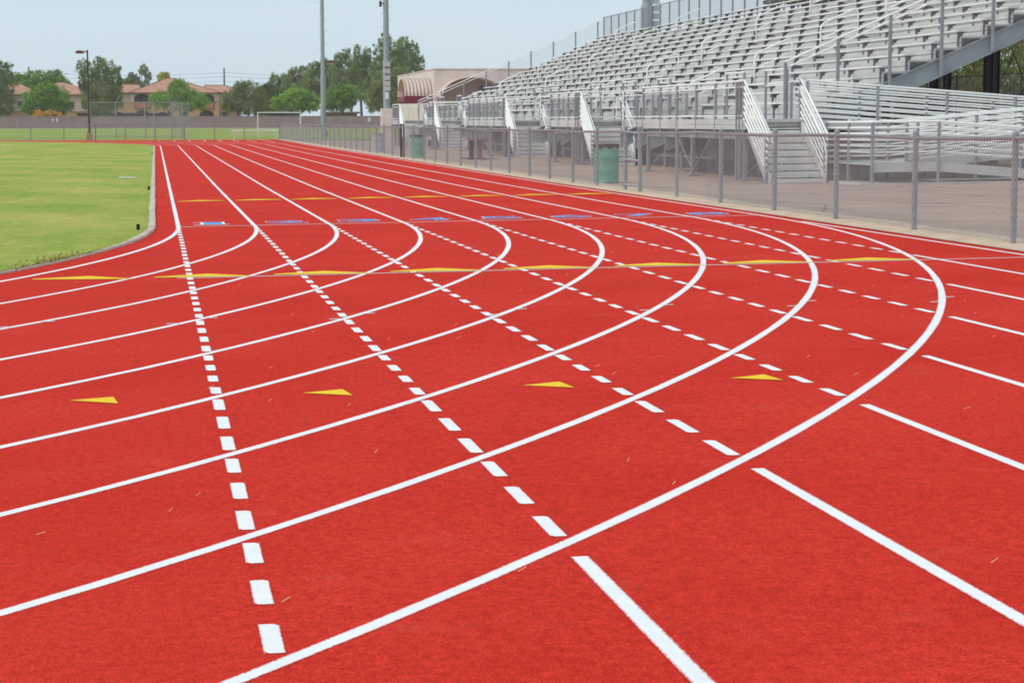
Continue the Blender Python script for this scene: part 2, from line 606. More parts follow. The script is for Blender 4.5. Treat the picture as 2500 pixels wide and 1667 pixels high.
mark(ribbon(seg(8 * W, YN - 2.1, 8 * W, -44, 2.), LW, .0022), 'lane_line', M['white'], 'outer straight line running on past the curve')
for k in range(8):
    y0 = crossing(k, 8) - .22
    mark(ribbon(seg(k * W, y0, k * W, -44, 1.5), LW, .0022), 'chute_line', M['white'])
    y1 = crossing(k, 8, True) + .35
    if y1 < 124.6:
        mark(ribbon(seg(k * W, y1, k * W, 124.8, 1.5), LW, .0022), 'chute_line', M['white'])
    d = MB()
    d.edge = []
    yc = [3.36] + [crossing(k, j) for j in range(k + 1, 9)]
    for c0, c1 in zip(yc[:-1], yc[1:]):
        L = c0 - c1 - .22
        n = max(1, round((L + .24) / .585))
        per = (L + .24) / n
        for q in range(n):
            y = c0 - .11 - per * q + random.uniform(-.006, .006)
            e = y - (per - .24)
            if e < c1 + .03 or y - e < .08:
                continue
            ww = LW * 1.16
            x_ = k * W + random.uniform(-.002, .002)
            b_ = len(d.v)
            rows_ = ((y, 1.), (y - .024, .0), (e + .024, .0), (e, 1.))
            for yy, ev in rows_:
                for xx, eh in ((-.5, 1.), (-.2, 0.), (.2, 0.), (.5, 1.)):
                    d.v.append((x_ + ww * xx, yy, .0022))
                    d.edge.append(max(ev, eh))
            for r_ in range(3):
                for c_ in range(3):
                    a_ = b_ + r_ * 4 + c_
                    d.f.append((a_, a_ + 4, a_ + 5, a_ + 1))
    mark(d, 'dashed_line', M['white'])
mark(ribbon(seg(.03, 3.34, 8 * W - .03, 3.34), .056, .0031, .4), 'start_line', M['white'])
mark(ribbon(seg(-.12, -6.2, 8 * W + .1, -6.2), .046, .0031, .4), 'zone_line', M['white'])
for k in range(8):
    def xin(j, y):
        return XC + math.sqrt((R0 + j * W) ** 2 - (YN - y) ** 2)
    xi, xo = xin(k, -6) + .2, xin(k + 1, -6) - .02
    t = MB().add([(xi, -6.07, .0040), (xi, -5.98, .0040), (xi + .53 * (xo - xi) + .03, -5.73, .0040), (xo, -6.12, .0040), (xo, -6.168, .0040)], [(0, 4, 3, 2, 1)])
    mark(t, 'yellow_triangle', M['yellow'])
    a, b = k * W + .09, (k + 1) * W - .1
    t = MB().add([(a, 12.66, .0040), (a, 12.80, .0040), ((a + b) / 2, 13.22, .0040), (b, 12.86, .0040), (b, 12.72, .0040)], [(0, 4, 3, 2, 1)])
    mark(t, 'yellow_triangle', M['yellow'])
for x in (-.77, .455, 1.66, 2.84):
    t = MB().add([(x, -14.56, .0040), (x + .225, -14.46, .0040), (x + .255, -14.72, .0040)], [(0, 2, 1)])
    mark(t, 'yellow_triangle', M['yellow'])
for k in range(9):
    tk = MB()
    if k >= 2:
        for y, s in ((-10.55, -1), (-10.18, 1)):
            x = XC + math.sqrt((R0 + k * W) ** 2 - (YN - y) ** 2)
            x0, x1 = (x - .10, x + .0) if s < 0 else (x, x + .10)
            tk.add([(x0, y - .018, .0031), (x1, y - .018, .0031), (x1, y + .018, .0031), (x0, y + .018, .0031)], [(0, 1, 2, 3)])
    for y in (16.0, 22.95, 31.0, 44.5):
        tk.add([(k * W - .1, y - .02, .0031), (k * W + .1, y - .02, .0031), (k * W + .1, y + .02, .0031), (k * W - .1, y + .02, .0031)], [(0, 1, 2, 3)])
    mark(tk, 'tick_mark', M['white'])


def glyph(txt, size, off):
    c = bpy.data.curves.new('digit_curve', 'FONT')
    c.body = txt
    c.align_x = 'CENTER'
    c.size = size
    c.offset = off
    c.resolution_u = 6
    o = bpy.data.objects.new('digit_tmp', c)
    COL.objects.link(o)
    bpy.context.view_layer.update()
    me = bpy.data.meshes.new_from_object(o.evaluated_get(bpy.context.evaluated_depsgraph_get()))
    bpy.data.objects.remove(o)
    v = np.empty(len(me.vertices) * 3)
    me.vertices.foreach_get('co', v)
    f = [tuple(q.vertices) for q in me.polygons]
    return v.reshape(-1, 3), f


for k in range(8):
    cx = .50 + 1.064 * k
    vb, fb = glyph(str(k + 1), 1., .004)
    w0, w1 = vb[:, 0].min(), vb[:, 0].max()
    h0, h1 = vb[:, 1].min(), vb[:, 1].max()
    wid = .27 if k == 0 else .58
    sx, sy = wid / (w1 - w0), .68 / (h1 - h0)

    def place(v, z):
        return [(cx + (x - (w0 + w1) / 2) * sx, 3.84 + (y - h0) * sy, z) for x, y, _ in v]
    vw, fw_ = glyph(str(k + 1), 1., .02)
    n = mark(MB().add(place(vb, .0031), fb), 'lane_number', M['blue'], 'blue lane number %d outlined in white' % (k + 1))
    ol = MB().add(place(vw, .0022), fw_)
    if k == 0:
        ol.box(.22, 3.77, .003, .74, 3.83, .0042).box(.22, 4.40, .003, .42, 4.45, .0042)
    ol.build('number_outline', M['white'], n)

# infield
RI = R0 - .42
rows = [(YN - RI * math.sin(t), RI * math.cos(t)) for t in np.linspace(math.pi / 2, 0, 120)] + \
       [(y, RI) for y in np.arange(YN + 3, YF, 3)] + [(YF + RI * math.sin(t), RI * math.cos(t)) for t in np.linspace(0, math.pi / 2, 80)]
mb = MB()
for y, hw in rows:
    for q in (-1, -.5, 0, .5, .8, .95, 1):
        mb.v.append((XC + q * hw, y, .025))
for j in range(len(rows) - 1):
    for i in range(6):
        a = j * 7 + i
        mb.f.append((a, a + 1, a + 8, a + 7))
structure(mb.build('infield_lawn', M['infield']), 'mown infield lawn inside the track')

# kerb of cast sections along the inside edge
kerb = thing('kerb', (-.35, YN, 0), 'low pale concrete kerb between infield lawn and red track', 'kerb')
path = [(XC + (R0 - .37) * math.cos(t), YN - (R0 - .37) * math.sin(t)) for t in np.linspace(math.radians(24), 0, 24)] + \
       [(-.37, y) for y in np.arange(YN + .55, YF, 1.4)]
mb = MB()
for i in range(len(path) - 1):
    (x0, y0), (x1, y1) = path[i], path[i + 1]
    dx, dy = x1 - x0, y1 - y0
    L = math.hypot(dx, dy)
    if L < .2:
        continue
    nx, ny = dy / L, -dx / L
    g = .022 / L
    h = .034 + random.uniform(-.004, .004)
    w = random.uniform(-.006, .006)
    f_ = min(1., max(.22, 1 - (-.4 - y0) / 3.2)) if y0 < -.4 else 1.
    hw = .052 * f_
    hh = .026 + (h - .026) * f_
    P = [(x0 + dx * g, y0 + dy * g), (x1 - dx * g, y1 - dy * g)]
    vs = []
    for (x, y) in P:
        for off, z in ((-hw, -.02), (-hw, hh - .012), (-hw + .012, hh), (hw - .012, hh), (hw, hh - .012), (hw, -.02)):
            vs.append((x + nx * (off + w), y + ny * (off + w), z))
    mb.add(vs, [(i_, i_ + 1, i_ + 7, i_ + 6) for i_ in range(5)] + [(0, 5, 4, 3, 2, 1), (6, 7, 8, 9, 10, 11)])
mb.build('kerb_section', M['kerb'], kerb)


def blades(n, gen, name, m, lab, hmin=.025, hmax=.06, wd=.008):
    v = np.zeros((n * 3, 3))
    for i in range(n):
        x, y = gen()
        a = random.uniform(0, 6.283)
        h = random.uniform(hmin, hmax)
        lean = random.uniform(0, .6) * h
        b = random.uniform(0, 6.283)
        c, s = math.cos(a) * wd, math.sin(a) * wd
        z = .022 + H(x, y)
        v[3 * i] = (x - c, y - s, z)
        v[3 * i + 1] = (x + c, y + s, z)
        v[3 * i + 2] = (x + math.cos(b) * lean, y + math.sin(b) * lean, z + h)
    me = bpy.data.meshes.new(name)
    me.from_pydata(v.tolist(), [], [(3 * i, 3 * i + 1, 3 * i + 2) for i in range(n)])
    me.materials.append(m)
    o = bpy.data.objects.new(name, me)
    COL.objects.link(o)
    return structure(o, lab, 'stuff')


def lawn_pt():
    t = random.uniform(0, 1)
    if t < .75:      # along the curved edge
        th = random.uniform(math.radians(3), math.radians(32))
        rr = RI + .03 - abs(random.gauss(0, .13))
        return XC + rr * math.cos(th), YN - rr * math.sin(th)
    return -.43 - abs(random.gauss(0, .06)), random.uniform(YN, 34)


blades(2600, lawn_pt, 'grass', M['blade'], 'short grass blades of the infield lawn', .01, .03, .007)


def leaf_pt():
    th = random.gauss(math.radians(15.0), math.radians(1.3))
    rr = RI + .02 - abs(random.gauss(0, .12))
    return XC + rr * math.cos(th), YN - rr * math.sin(th)


blades(260, leaf_pt, 'dead_leaves', M['deadleaf'], 'brown dead weeds along the lawn edge', .004, .022, .016)

# straw blown onto the track
mb = MB()
for i in range(110):
    y = -20 + 40 * random.random() ** 1.5
    x = random.uniform(-.6, 8.6) if y > -6 else random.uniform(-3.5, 6.5)
    a = random.gauss(.2, .7)
    L = random.uniform(.01, .03) * (1 if random.random() < .85 else 1.8)
    p = [(x + math.cos(a) * L * t + .25 * L * math.sin(2.4 * t) * math.sin(a), y + math.sin(a) * L * t, .024 + .006 * math.sin(3 * t)) for t in (-.5, 0, .5)]
    mb.path(p, .0013, 3)
structure(mb.build('straw_debris', M['straw']), 'scattered bits of dry straw on the track', 'stuff')

# far playing field, dirt strip
structure(sheet([-140, -60, -12, 0, 9.4, 30, 70], [127.5, 135, 150, 170, 230, 300, 312], .0).build('playing_field', M['field']), 'green playing field beyond the far fence')
structure(sheet([-140, 0, 80], [312, 325, 350], -.01).build('dirt_strip', M['dirt']))

# ------------------------------------------------------------------ right-hand chain-link fence
FX, FH = 9.09, 1.19
fence = thing('chain_link_fence', (FX, 0, H(FX, 0)), 'waist-high grey chain-link fence along the right edge of the red track', 'fence')
py = [-15.8, -12.9, -10.05, -7.2, -4.34, -1.38, 1.57, 4.4, 7.37, 10.28, 13.1, 14.37, 17.0, 19.56, 22.3, 24.95, 27.9, 30.89, 33.62, 36.64, 39.56, 42.4, 45.22, 48.2, 51.16, 52.0, 55., 57.9, 60.8, 63.7, 66.6, 69.5, 72.4, 75.4, 78.4, 81.4, 84.39, 86.75]
py += list(np.arange(89.7, 127.5, 2.95)) + [127.3]
for i, y in enumerate(py):
    thick = y in (13.1, 14.37, 51.16, 52.0, 84.39, 86.75)
    r = .042 if thick else .034
    if not thick and -20 < y < 8:
        r = .037
    h = FH + (.02 if not thick else .06)
    mb = MB().lathe(FX + random.uniform(-.006, .006), y, [(r, -.05), (r, h), (r * 1.08, h + .005), (r * 1.08, h + .03), (r * .6, h + .055), (0, h + .06)], 10)
    for q in ((.12, .6, .98) if thick else (.3, .62, .9)):
        mb.lathe(FX, y, [(r, q), (r + .006, q + .002), (r + .006, q + .022), (r, q + .024)], 8)
    mb.build('post', M['darksteel'] if y in (51.16, 52.0) else M['galv'], fence, smooth=False)
for a, b in ((-15.8, 84.39), (86.75, 127.3)):
    pts = []
    for y in np.arange(a, b + .01, 1.45):
        sag = .012 * math.sin(y * .9) + .008 * math.sin(y * 2.3)
        pts.append((FX, y, FH - .015 + sag))
    pts.append((FX, b, FH - .015))
    MB().path(pts, .024, 8).build('top_rail', M['galv'], fence, smooth=True)
for (a, b) in ((-15.8, 13.1), (14.37, 51.16), (52.0, 84.39), (86.75, 127.3)):
    mb = MB()
    s = a
    while s < b:
        e = min(s + 6, b)
        chainlink(mb, (FX - .03, s, 0), (0, 1, 0), [(0, .045), (e - s, .045), (e - s, FH + .015), (0, FH + .015)], r=.0029 if s < 8 else (.0017 if s < 30 else .0013))
        s = e
    # knuckled ends along the bottom
    mb.build('wire_mesh', M['wire'], fence)
mb = MB()
for z in (.12, .62):
    mb.tube((FX, 13.1, z), (FX, 14.37, z), .026, 8)
mb.tube((FX, 13.22, .1), (FX, 13.22, 1.2), .02, 8)
mb.build('gate_rail', M['galv'], fence)

# far cross fence
ff = thing('chain_link_fence', (-4, 127.4, H(-4, 127.4)), 'low grey chain-link fence crossing behind the far end of the track', 'fence')
fx = list(np.arange(-46.8, -12, 2.5)) + [-11.96, -9.39, -6.99, -4.7, -2.5, -.3, 1.84, 4.1, 6.33, 9.0]
for x in fx:
    r = .055 if x in (1.84, -4.7) else .032
    MB().lathe(x, 127.4, [(r, -.05), (r, 1.22), (0, 1.26)], 8).build('post', M['oldpost'], ff)
MB().tube((-46.8, 127.4, 1.19), (9.0, 127.4, 1.19), .028, 6).build('top_rail', M['galv'], ff)
MB().tube((-46.8, 127.4, .12), (9.0, 127.4, .12), .008, 4).build('tension_wire', M['galv'], ff)
mb = MB()
s = -46.8
while s < 9:
    e = min(s + 6, 9.0)
    chainlink(mb, (s, 127.36, 0), (1, 0, 0), [(0, .04), (e - s, .04), (e - s, 1.2), (0, 1.2)], cell=.1, r=.0022)
    s = e
mb.build('wire_mesh', M['wire'], ff)

# ------------------------------------------------------------------ grandstand
YS, YE = 20.0, 86.0
TR, RI_ = .643, .275
DZ = 1.38
NR = 16
X1 = 14.74   # first riser
AISLES = [30.2, 42.9, 61.3, 73.3]
blocks = []
s = YS
for a in AISLES:
    blocks.append((s, a - 1.3))
    s = a + .2
blocks.append((s, YE))
stand = thing('grandstand', (18.5, 53, H(18.5, 53)), 'large aluminium grandstand with rows of bench seats beside the track', 'grandstand')


def ystep(a, b, st=6.):
    n = max(1, int((b - a) / st))
    return [a + (b - a) * i / n for i in range(n + 1)]


def long_box(mb, x0, z0, x1, z1, a, b):
    pts = ystep(a, b, 11.)
    for i in range(len(pts) - 1):
        g = .004 if i else 0
        mb.box(x0, pts[i] + g, z0, x1, pts[i + 1], z1)


near_br = 0
rest = MB()
for i in range(NR):
    xr = X1 + TR * i
    zf = DZ + RI_ * i
    tre = MB()
    if i:
        long_box(tre, xr - TR + .012, zf - .045, xr - TR / 2 - .004, zf, YS, YE)
        long_box(tre, xr - TR / 2 + .004, zf - .045, xr - .012, zf, YS, YE)
        tre.build('footboard', M['alu'], stand)
    if i < NR - 1:
        ris = MB()
        long_box(ris, xr - .01, zf + .012, xr + .02, zf + .122, YS, YE)
        long_box(ris, xr - .01, zf + .137, xr + .02, zf + RI_ - .05, YS, YE)
        ris.build('riser_board', M['alu'], stand)
    zs = zf + .42
    xs = xr + .06
    for bi, (a, b) in enumerate(blocks):
        if i == NR - 1 and bi == 2 and False:
            continue
        sm = MB()
        pts = ystep(a, b, 9.)
        for q in range(len(pts) - 1):
            g = .004 if q else 0
            p = [(xs - .12, zs - .03), (xs - .11, zs), (xs - .004, zs + .004), (xs + .11, zs), (xs + .12, zs - .03), (xs + .115, zs - .045), (xs - .115, zs - .045)]
            sm.slab_y(p, pts[q] + g, pts[q + 1])
        if (i * 7 + bi * 3) % 5 == 0:
            for v_i in range(len(sm.v)):
                x_, y_, z_ = sm.v[v_i]
                sm.v[v_i] = (x_, y_, z_ + .012 * math.sin(y_ * .5 + i))
        so = sm.build('seat_board', M['seat'], stand)
        nb = max(2, int((b - a) / 1.83) + 1)
        for q in range(nb):
            y = a + .12 + (b - a - .24) * q / (nb - 1)
            B = MB()
            B.slab_y([(xs - .115, zs - .047), (xs + .115, zs - .047), (xs + .08, zs - .07), (xs + .02, zs - .085), (xs + .02, zf + .03), (xs - .10, zf + .03), (xs - .10, zs - .09), (xs - .11, zs - .07)], y - .03, y + .03)
            if y < 31.5 and near_br < 96:
                near_br += 1
                B.build('bracket', M['bracket'], so)
            else:
                rest.add(B.v, B.f)
rb = rest.build('bracket', M['bracket'], stand)
rb['kind'] = 'stuff'
# half steps in the aisles, open underneath
for a in AISLES:
    st = MB()
    for i in range(NR - 1):
        xr = X1 + TR * i
        zf = DZ + RI_ * i
        st.box(xr - .30, a - 1.22, zf + .105, xr - .015, a - .12, zf + .14)
        for yy in (a - 1.22, a - .14):
            st.box(xr - .30, yy, zf, xr - .015, yy + .02, zf + .105)
    st.build('aisle_step', M['alu'], stand)
    dk = MB()  # dark strips stand in for the shade under the open half steps
    for i in range(NR - 1):
        xr = X1 + TR * i
        zf = DZ + RI_ * i
        dk.box(xr - .045, a - 1.18, zf + .004, xr - .02, a - .3, zf + .10)
    dk.build('step_shade', M['bracket'], stand)
    for k in range(5):
        xf = 14.66 + 1.965 * k
        zb = DZ + .4277 * (xf - 14.5)
        zt = zb + .93
        x2 = xf + 1.12
        z2b = DZ + .4277 * (x2 - 14.5)
        sl = .4277
        ln = [(xf, a, zb), (xf, a, zt - .12), (xf + .03, a, zt - .04), (xf + .11, a, zt + .05)]
        ln += [(xf + .11 + (x2 - xf - .26) * t, a, zt + .05 + sl * (x2 - xf - .26) * t) for t in (.5, 1.)]
        xe, ze = ln[-1][0], ln[-1][2]
        ln += [(xe + .08, a, ze + .012), (xe + .13, a, ze - .03), (x2, a, ze - .12), (x2, a, z2b)]
        h = MB().path(ln, .026, 8)
        h.tube((xf, a, zt - .42), (x2, a, zt - .42 + sl * (x2 - xf)), .02, 6)
        h.build('aisle_handrail', M['alurail'], stand, smooth=True)
# deck and its fascia
decks = [(18.6, 28.4), (36.4, 41.4), (50.1, 59.4), (69.9, 72.0), (83.8, 87.2)]
dm = MB()
long_box(dm, 14.25, DZ - .05, 14.73, DZ, YS, YE)
dm.build('deck_board', M['alu'], stand)
for (a, b) in decks:
    d = MB()
    for q in range(5):
        x = 12.93 + .264 * q
        d.box(x, a, DZ - .05, x + .255, b, DZ)
    d.build('deck_board', M['alu'], stand)
    f = MB()
    long_box(f, 12.88, 1.285, 12.925, 1.40, a, b)
    long_box(f, 12.885, 1.17, 12.925, 1.278, a, b)
    f.box(12.93, a + .1, 1.222, 14.24, a + .11, 1.40)
    f.build('fascia_board', M['alu'], stand)
    f = MB()
    f.box(13.0, a + .1, .95, 13.06, b - .1, 1.165)
    f.box(14.1, a + .1, .95, 14.16, b - .1, 1.165)
    f.build('deck_beam', M['steel'], stand)
gaps = [(28.41, 36.38), (41.42, 50.08), (59.42, 69.88), (72.02, 83.78)]
for a, b in gaps:
    f = MB()
    long_box(f, 14.2, 1.285, 14.245, 1.40, a, b)
    long_box(f, 14.205, 1.17, 14.245, 1.278, a, b)
    f.build('fascia_board', M['alu'], stand)


def railing(x, a, b, posts, zb, zt, parent, lower=True, mesh=True, mid=.14):
    r = MB()
    r.tube((x, a, zt), (x, b, zt), .024, 8)
    if mid:
        r.tube((x, a, zt - mid), (x, b, zt - mid), .02, 8)
    if lower:
        r.tube((x, a, zb + .1), (x, b, zb + .1), .02, 8)
    ro = r.build('railing', M['alurail'], parent)
    for y in posts:
        MB().bbox(x - .032, y - .034, zb - .42, x + .032, y + .034, zt - .018).build('post', M['galv'], ro)
    if mesh:
        m_ = MB()
        chainlink(m_, (x + .035, a, 0), (0, 1, 0), [(0, zb + .1), (b - a, zb + .1), (b - a, zt - mid), (0, zt - mid)], r=.0017)
        m_.build('wire_mesh', M['wire'], ro)
    return ro


railing(12.9, 18.85, 28.4, [21.12, 22.85, 24.7, 26.39, 28.3], DZ, 2.27, stand)
railing(12.9, 36.7, 41.4, [38.4, 40.0, 41.3], DZ, 2.27, stand)
railing(12.9, 50.3, 59.4, [52.87, 54.65, 56.5, 58.0, 59.3], DZ, 2.27, stand)
railing(12.9, 70.1, 72.0, [71.9], DZ, 2.27, stand)
railing(12.9, 84.0, 87.1, [85.8, 87.0], DZ, 2.27, stand)
railing(14.22, 28.6, 36.2, [28.7, 30.6, 32.5, 34.4, 36.1], DZ, 2.27, stand)
railing(14.22, 41.6, 49.9, [41.7, 43.7, 45.7, 47.7, 49.8], DZ, 2.27, stand)
railing(14.22, 59.6, 69.7, [59.7, 61.5, 63.5, 65.5, 67.5, 69.6], DZ, 2.27, stand)
railing(14.22, 72.2, 83.6, [72.3, 74, 75.6, 77.6, 79.6, 81.6, 83.5], DZ, 2.27, stand)
for a in (19.05, 36.85, 50.4, 70.2, 84.2):
    for q in (0, .24 if a < 20 else .34):
        MB().bbox(12.86, a + q - .045, .0, 12.945, a + q + .045, 2.25).build('corner_post', M['oldpost'], stand)
for a, b in ((20.17, 21.83), (23.64, 25.19), (31.0, 32.4), (35.28, 36.94), (40.2, 41.7), (47.18, 48.74), (50.28, 51.98), (59.2, 60.7), (66.0, 67.6), (71.0, 72.4), (77., 78.6), (82., 83.6)):
    g = MB()
    g.tube((14.36, a, 2.57), (14.36, b, 2.57), .024, 8)
    g.tube((14.36, a, 2.2), (14.36, b, 2.2), .018, 8)
    go = g.build('guard_rail', M['alurail'], stand)
    for y in (a, b):
        MB().bbox(14.33, y - .036, DZ, 14.39, y + .036, 2.56).build('post', M['galv'], go)

# raking stringers, columns, footings
SL = .4235
nst = 37
for i in range(nst):
    y = YS + (YE - YS) * i / (nst - 1)
    xa, xb = (13.75, 24.75)
    za, zb = 2.27 + SL * (xa - 16.8), 2.27 + SL * (xb - 16.8)
    hgt = .46
    s_ = MB()

    def rake(y0, y1, lo, hi):
        s_.slab_y([(xa, za - hi), (xb, zb - hi), (xb, zb - lo), (xa, za - lo)][::-1], y0, y1)
    rake(y - .012, y + .012, .022, hgt - .022)
    rake(y - .085, y + .085, .0, .021)
    rake(y - .085, y + .085, hgt - .021, hgt)
    s_.build('stringer_beam', M['steel'], stand)
for i in range(0, nst):
    y = YS + (YE - YS) * i / (nst - 1)
    c = MB().bbox(14.18, y - .03, 0, 14.25, y + .03, 1.16)
    c.build('front_column', M['steel'], stand)
for x in (17.4, 20.9, 24.3):
    for i in range(0, nst, 2):
        y = YS + (YE - YS) * i / (nst - 1)
        if x > 17.4 and i > 14 and x < 24:
            continue
        zt = 2.27 + SL * (x - 16.8) - .47
        c = MB()
        c.box(x - .1, y - .1, 0, x - .085, y + .1, zt).box(x + .085, y - .1, 0, x + .1, y + .1, zt).box(x - .084, y - .008, 0, x + .084, y + .008, zt)
        c.build('column', M['darksteel'], stand)
for i in range(0, nst - 2, 4):
    y0 = YS + (YE - YS) * i / (nst - 1)
    y1 = YS + (YE - YS) * (i + 2) / (nst - 1)
    for q0, q1 in (((17.4, y0, .3), (17.4, y1, 1.9)), ((20.9, y1, .4), (20.9, y0, 3.2)), ((24.3, y0, .5), (24.3, y1, 4.6))):
        MB().tube(q0, q1, .02, 6).build('cross_brace', M['darksteel'], stand)
for (a, b) in decks:
    for y in ([a + .35, (a + b) / 2, b - .3] if b - a > 5 else [a + .3, b - .3]):
        MB().bbox(12.95, y - .05, 0, 13.05, y + .05, .96).box(12.85, y - .14, 0, 13.15, y + .14, .03).build('deck_post', M['galv'], stand)
for (a, b) in decks:
    bl = [((13.0, a + .35, .12), (13.9, a + .4, .95)), ((13.0, b - .3, .12), (13.9, b - .35, .95))]
    if b - a > 5:
        m_ = (a + b) / 2
        bl += [((13.0, m_, .12), (13.02, m_ - 1.6, .98)), ((13.0, m_, .12), (13.02, m_ + 1.6, .98))]
    for q0, q1 in bl:
        MB().tube(q0, q1, .016, 6).build('deck_brace', M['galv'], stand)
# concrete apron below the rake
ap = MB()
for a, b in zip(ystep(YS - .2, YE, 6)[:-1], ystep(YS - .2, YE, 6)[1:]):
    ap.slab_y([(14.9, -.03), (14.9, .30), (19.5, .95), (19.5, -.03)][::-1], a, b - .01)
ap.build('concrete_apron', M['concrete'], stand)
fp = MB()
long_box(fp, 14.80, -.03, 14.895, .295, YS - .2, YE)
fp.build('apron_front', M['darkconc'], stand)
# end guards and back fence
for Y, dz_, lab in ((YS - .1, 0., 'south'), (YE + .1, -.25, 'north')):
    g = MB()
    zt = lambda x: 2.72 + SL * (x - 14.23) + dz_
    for off, r in ((0, .024), (-.15, .02)):
        g.tube((14.23, Y, zt(14.23) + off), (24.8, Y, zt(24.8) + off), r, 8)
    go = g.build('end_guard', M['alurail'], stand)
    k = 0
    while 14.23 + 1.28 * k < 24.9:
        x = 14.23 + 1.28 * k
        MB().bbox(x - .038, Y - .045, 2.27 + SL * (x - 16.8) - .42, x + .038, Y + .025, zt(x) - .01).build('post', M['galv'], go)
        k += 1
    m_ = MB()
    chainlink(m_, (14.23, Y - .06, 0), (1, 0, 0), [(0, zt(14.23) - 1.45), (10.57, zt(24.8) - 1.45), (10.57, zt(24.8) - .15), (0, zt(14.23) - .15)], r=.0019)
    m_.build('wire_mesh', M['wire'], go)
bf = MB()
bx = 24.78
for a, b in zip(ystep(YS, YE, 11)[:-1], ystep(YS, YE, 11)[1:]):
    bf.tube((bx, a, 7.03), (bx, b, 7.03), .024, 8)
    bf.tube((bx, a, 5.95), (bx, b, 5.95), .02, 8)
bo = bf.build('back_fence', M['galv'], stand)
for y in np.arange(YS, YE + .1, 1.83):
    MB().bbox(bx - .035, y - .035, 5.0, bx + .035, y + .035, 7.06).build('post', M['galv'], bo)
m_ = MB()
for a, b in zip(ystep(YS, YE, 11)[:-1], ystep(YS, YE, 11)[1:]):
    chainlink(m_, (bx + .04, a, 0), (0, 1, 0), [(0, 5.75), (b - a, 5.75), (b - a, 7.04), (0, 7.04)], r=.0019)
m_.build('wire_mesh', M['wire'], bo)

# press box on the top row
pb = thing('press_box', (26.6, 50, H(26.6, 50)), 'grey corrugated press box above the top row of the grandstand', 'press box')
MB().box(25.05, 43.5, 6.25, 28.0, 56.4, 9.3).build('wall', M['press'], pb)
MB().box(24.8, 43.3, 9.305, 28.3, 56.6, 9.45).build('roof', M['greybox'], pb)
MB().box(25.0, 43.4, 6.1, 28.1, 56.5, 6.245).build('floor_frame', M['darksteel'], pb)
for y in (44, 48, 52, 56):
    for x in (25.3, 27.8):
        MB().bbox(x - .09, y - .09, 0, x + .09, y + .09, 6.1).build('leg', M['darksteel'], pb)
wn = MB()
for y in (44.4, 47.4, 50.4, 53.4):
    wn.box(25.035, y, 7.4, 25.047, y + 2.2, 8.7)
wn.build('window', M['glass'], pb)

# ------------------------------------------------------------------ staircases
NST = 8
SR, ST = 1.2 / NST, .23
stair_lab = ['aluminium staircase nearest the camera, beside the wheelchair ramp and without a gate',
             'aluminium staircase with chain-link gate behind the nearer green drum',
             'aluminium staircase with gate, right of the maroon table, third from the ramp',
             'aluminium staircase with gate behind the far green drum side, fourth from the ramp',
             'farthest aluminium staircase, at the end of the grandstand beside the block pedestal']
for si, yt in enumerate((18.6, 36.4, 50.1, 69.9, 83.8)):
    yb = yt - ST * (NST - 1)
    t = thing('metal_staircase', (13.57, yb, H(13.57, yb)), stair_lab[si], 'stairs', 'staircases up to the grandstand deck')
    for k in range(NST):
        y, z = yb + ST * k, SR * k
        m_ = MB().box(12.98, y, z + .002, 14.18, y + .02, z + SR - .055)
        if True:
            m_.box(12.98, y - .004, z + SR - .028, 14.18, y + ST - .03, z + SR)
        m_.build('step', M['seat'], t)
    for x in (12.94, 14.19):
        MB().add([(x, yb - .12, -.01), (x, yb - .12, .14), (x, yt - .02, DZ - .06), (x, yt - .02, DZ - .36), (x, yb + .22, -.01),
                  (x + .03, yb - .12, -.01), (x + .03, yb - .12, .14), (x + .03, yt - .02, DZ - .06), (x + .03, yt - .02, DZ - .36), (x + .03, yb + .22, -.01)],
                 [(0, 1, 2, 3, 4), (9, 8, 7, 6, 5), (0, 5, 6, 1), (1, 6, 7, 2), (2, 7, 8, 3), (3, 8, 9, 4), (4, 9, 5, 0)]).build('stair_stringer', M['alu'], t)
    for x in (12.9, 14.25):
        r = MB()
        slope = (1.2 - SR) / (yt - yb)
        for q in range(7):
            z1 = 2.29 - .145 * q
            y0 = yb - .10 + .02 * q
            r.tube((x, yt + .18, z1), (x, y0, z1 - slope * (yt + .18 - y0)), .023, 8)
        ro = r.build('side_railing', M['alurail'], t)
        for yy, z1, z0 in ((yt + .2, 2.27, .9), (yb + .06, 1.0, 0.)):
            MB().bbox(x - .033, yy - .035, z0, x + .033, yy + .035, z1).build('post', M['galv'], ro)
        ex = x + .09 if x < 13 else x - .09
        z_ = .98
        MB().path([(ex, yt, 2.1), (ex, yb - .05, 2.1 - slope * (yt - yb + .05)), (ex, yb - .25, .72), (ex, yb - .3, .6), (ex, yb - .3, 0)], .019, 8).build('handrail', M['alurail'], ro, smooth=True)
    if si:
        g = MB()
        yy = yt + .12
        for z in (DZ + .10, 2.12):
            g.tube((12.98, yy, z), (14.05, yy, z), .02, 8)
        for x in (12.98, 14.05):
            g.tube((x, yy, DZ + .10), (x, yy, 2.12), .02, 8)
        g.tube((12.92, yy, 2.27), (14.2, yy, 2.27), .022, 8)
        go = g.build('gate', M['alurail'], t)
        m_ = MB()
        chainlink(m_, (12.98, yy + .02, 0), (1, 0, 0), [(0, DZ + .1), (1.07, DZ + .1), (1.07, 2.12), (0, 2.12)], r=.0017)
        m_.build('wire_mesh', M['wire'], go)

# ------------------------------------------------------------------ wheelchair ramp
ramp = thing('wheelchair_ramp', (17, 17, H(17, 17)), 'aluminium switchback wheelchair ramp with many rails right of the nearest stairs', 'ramp')


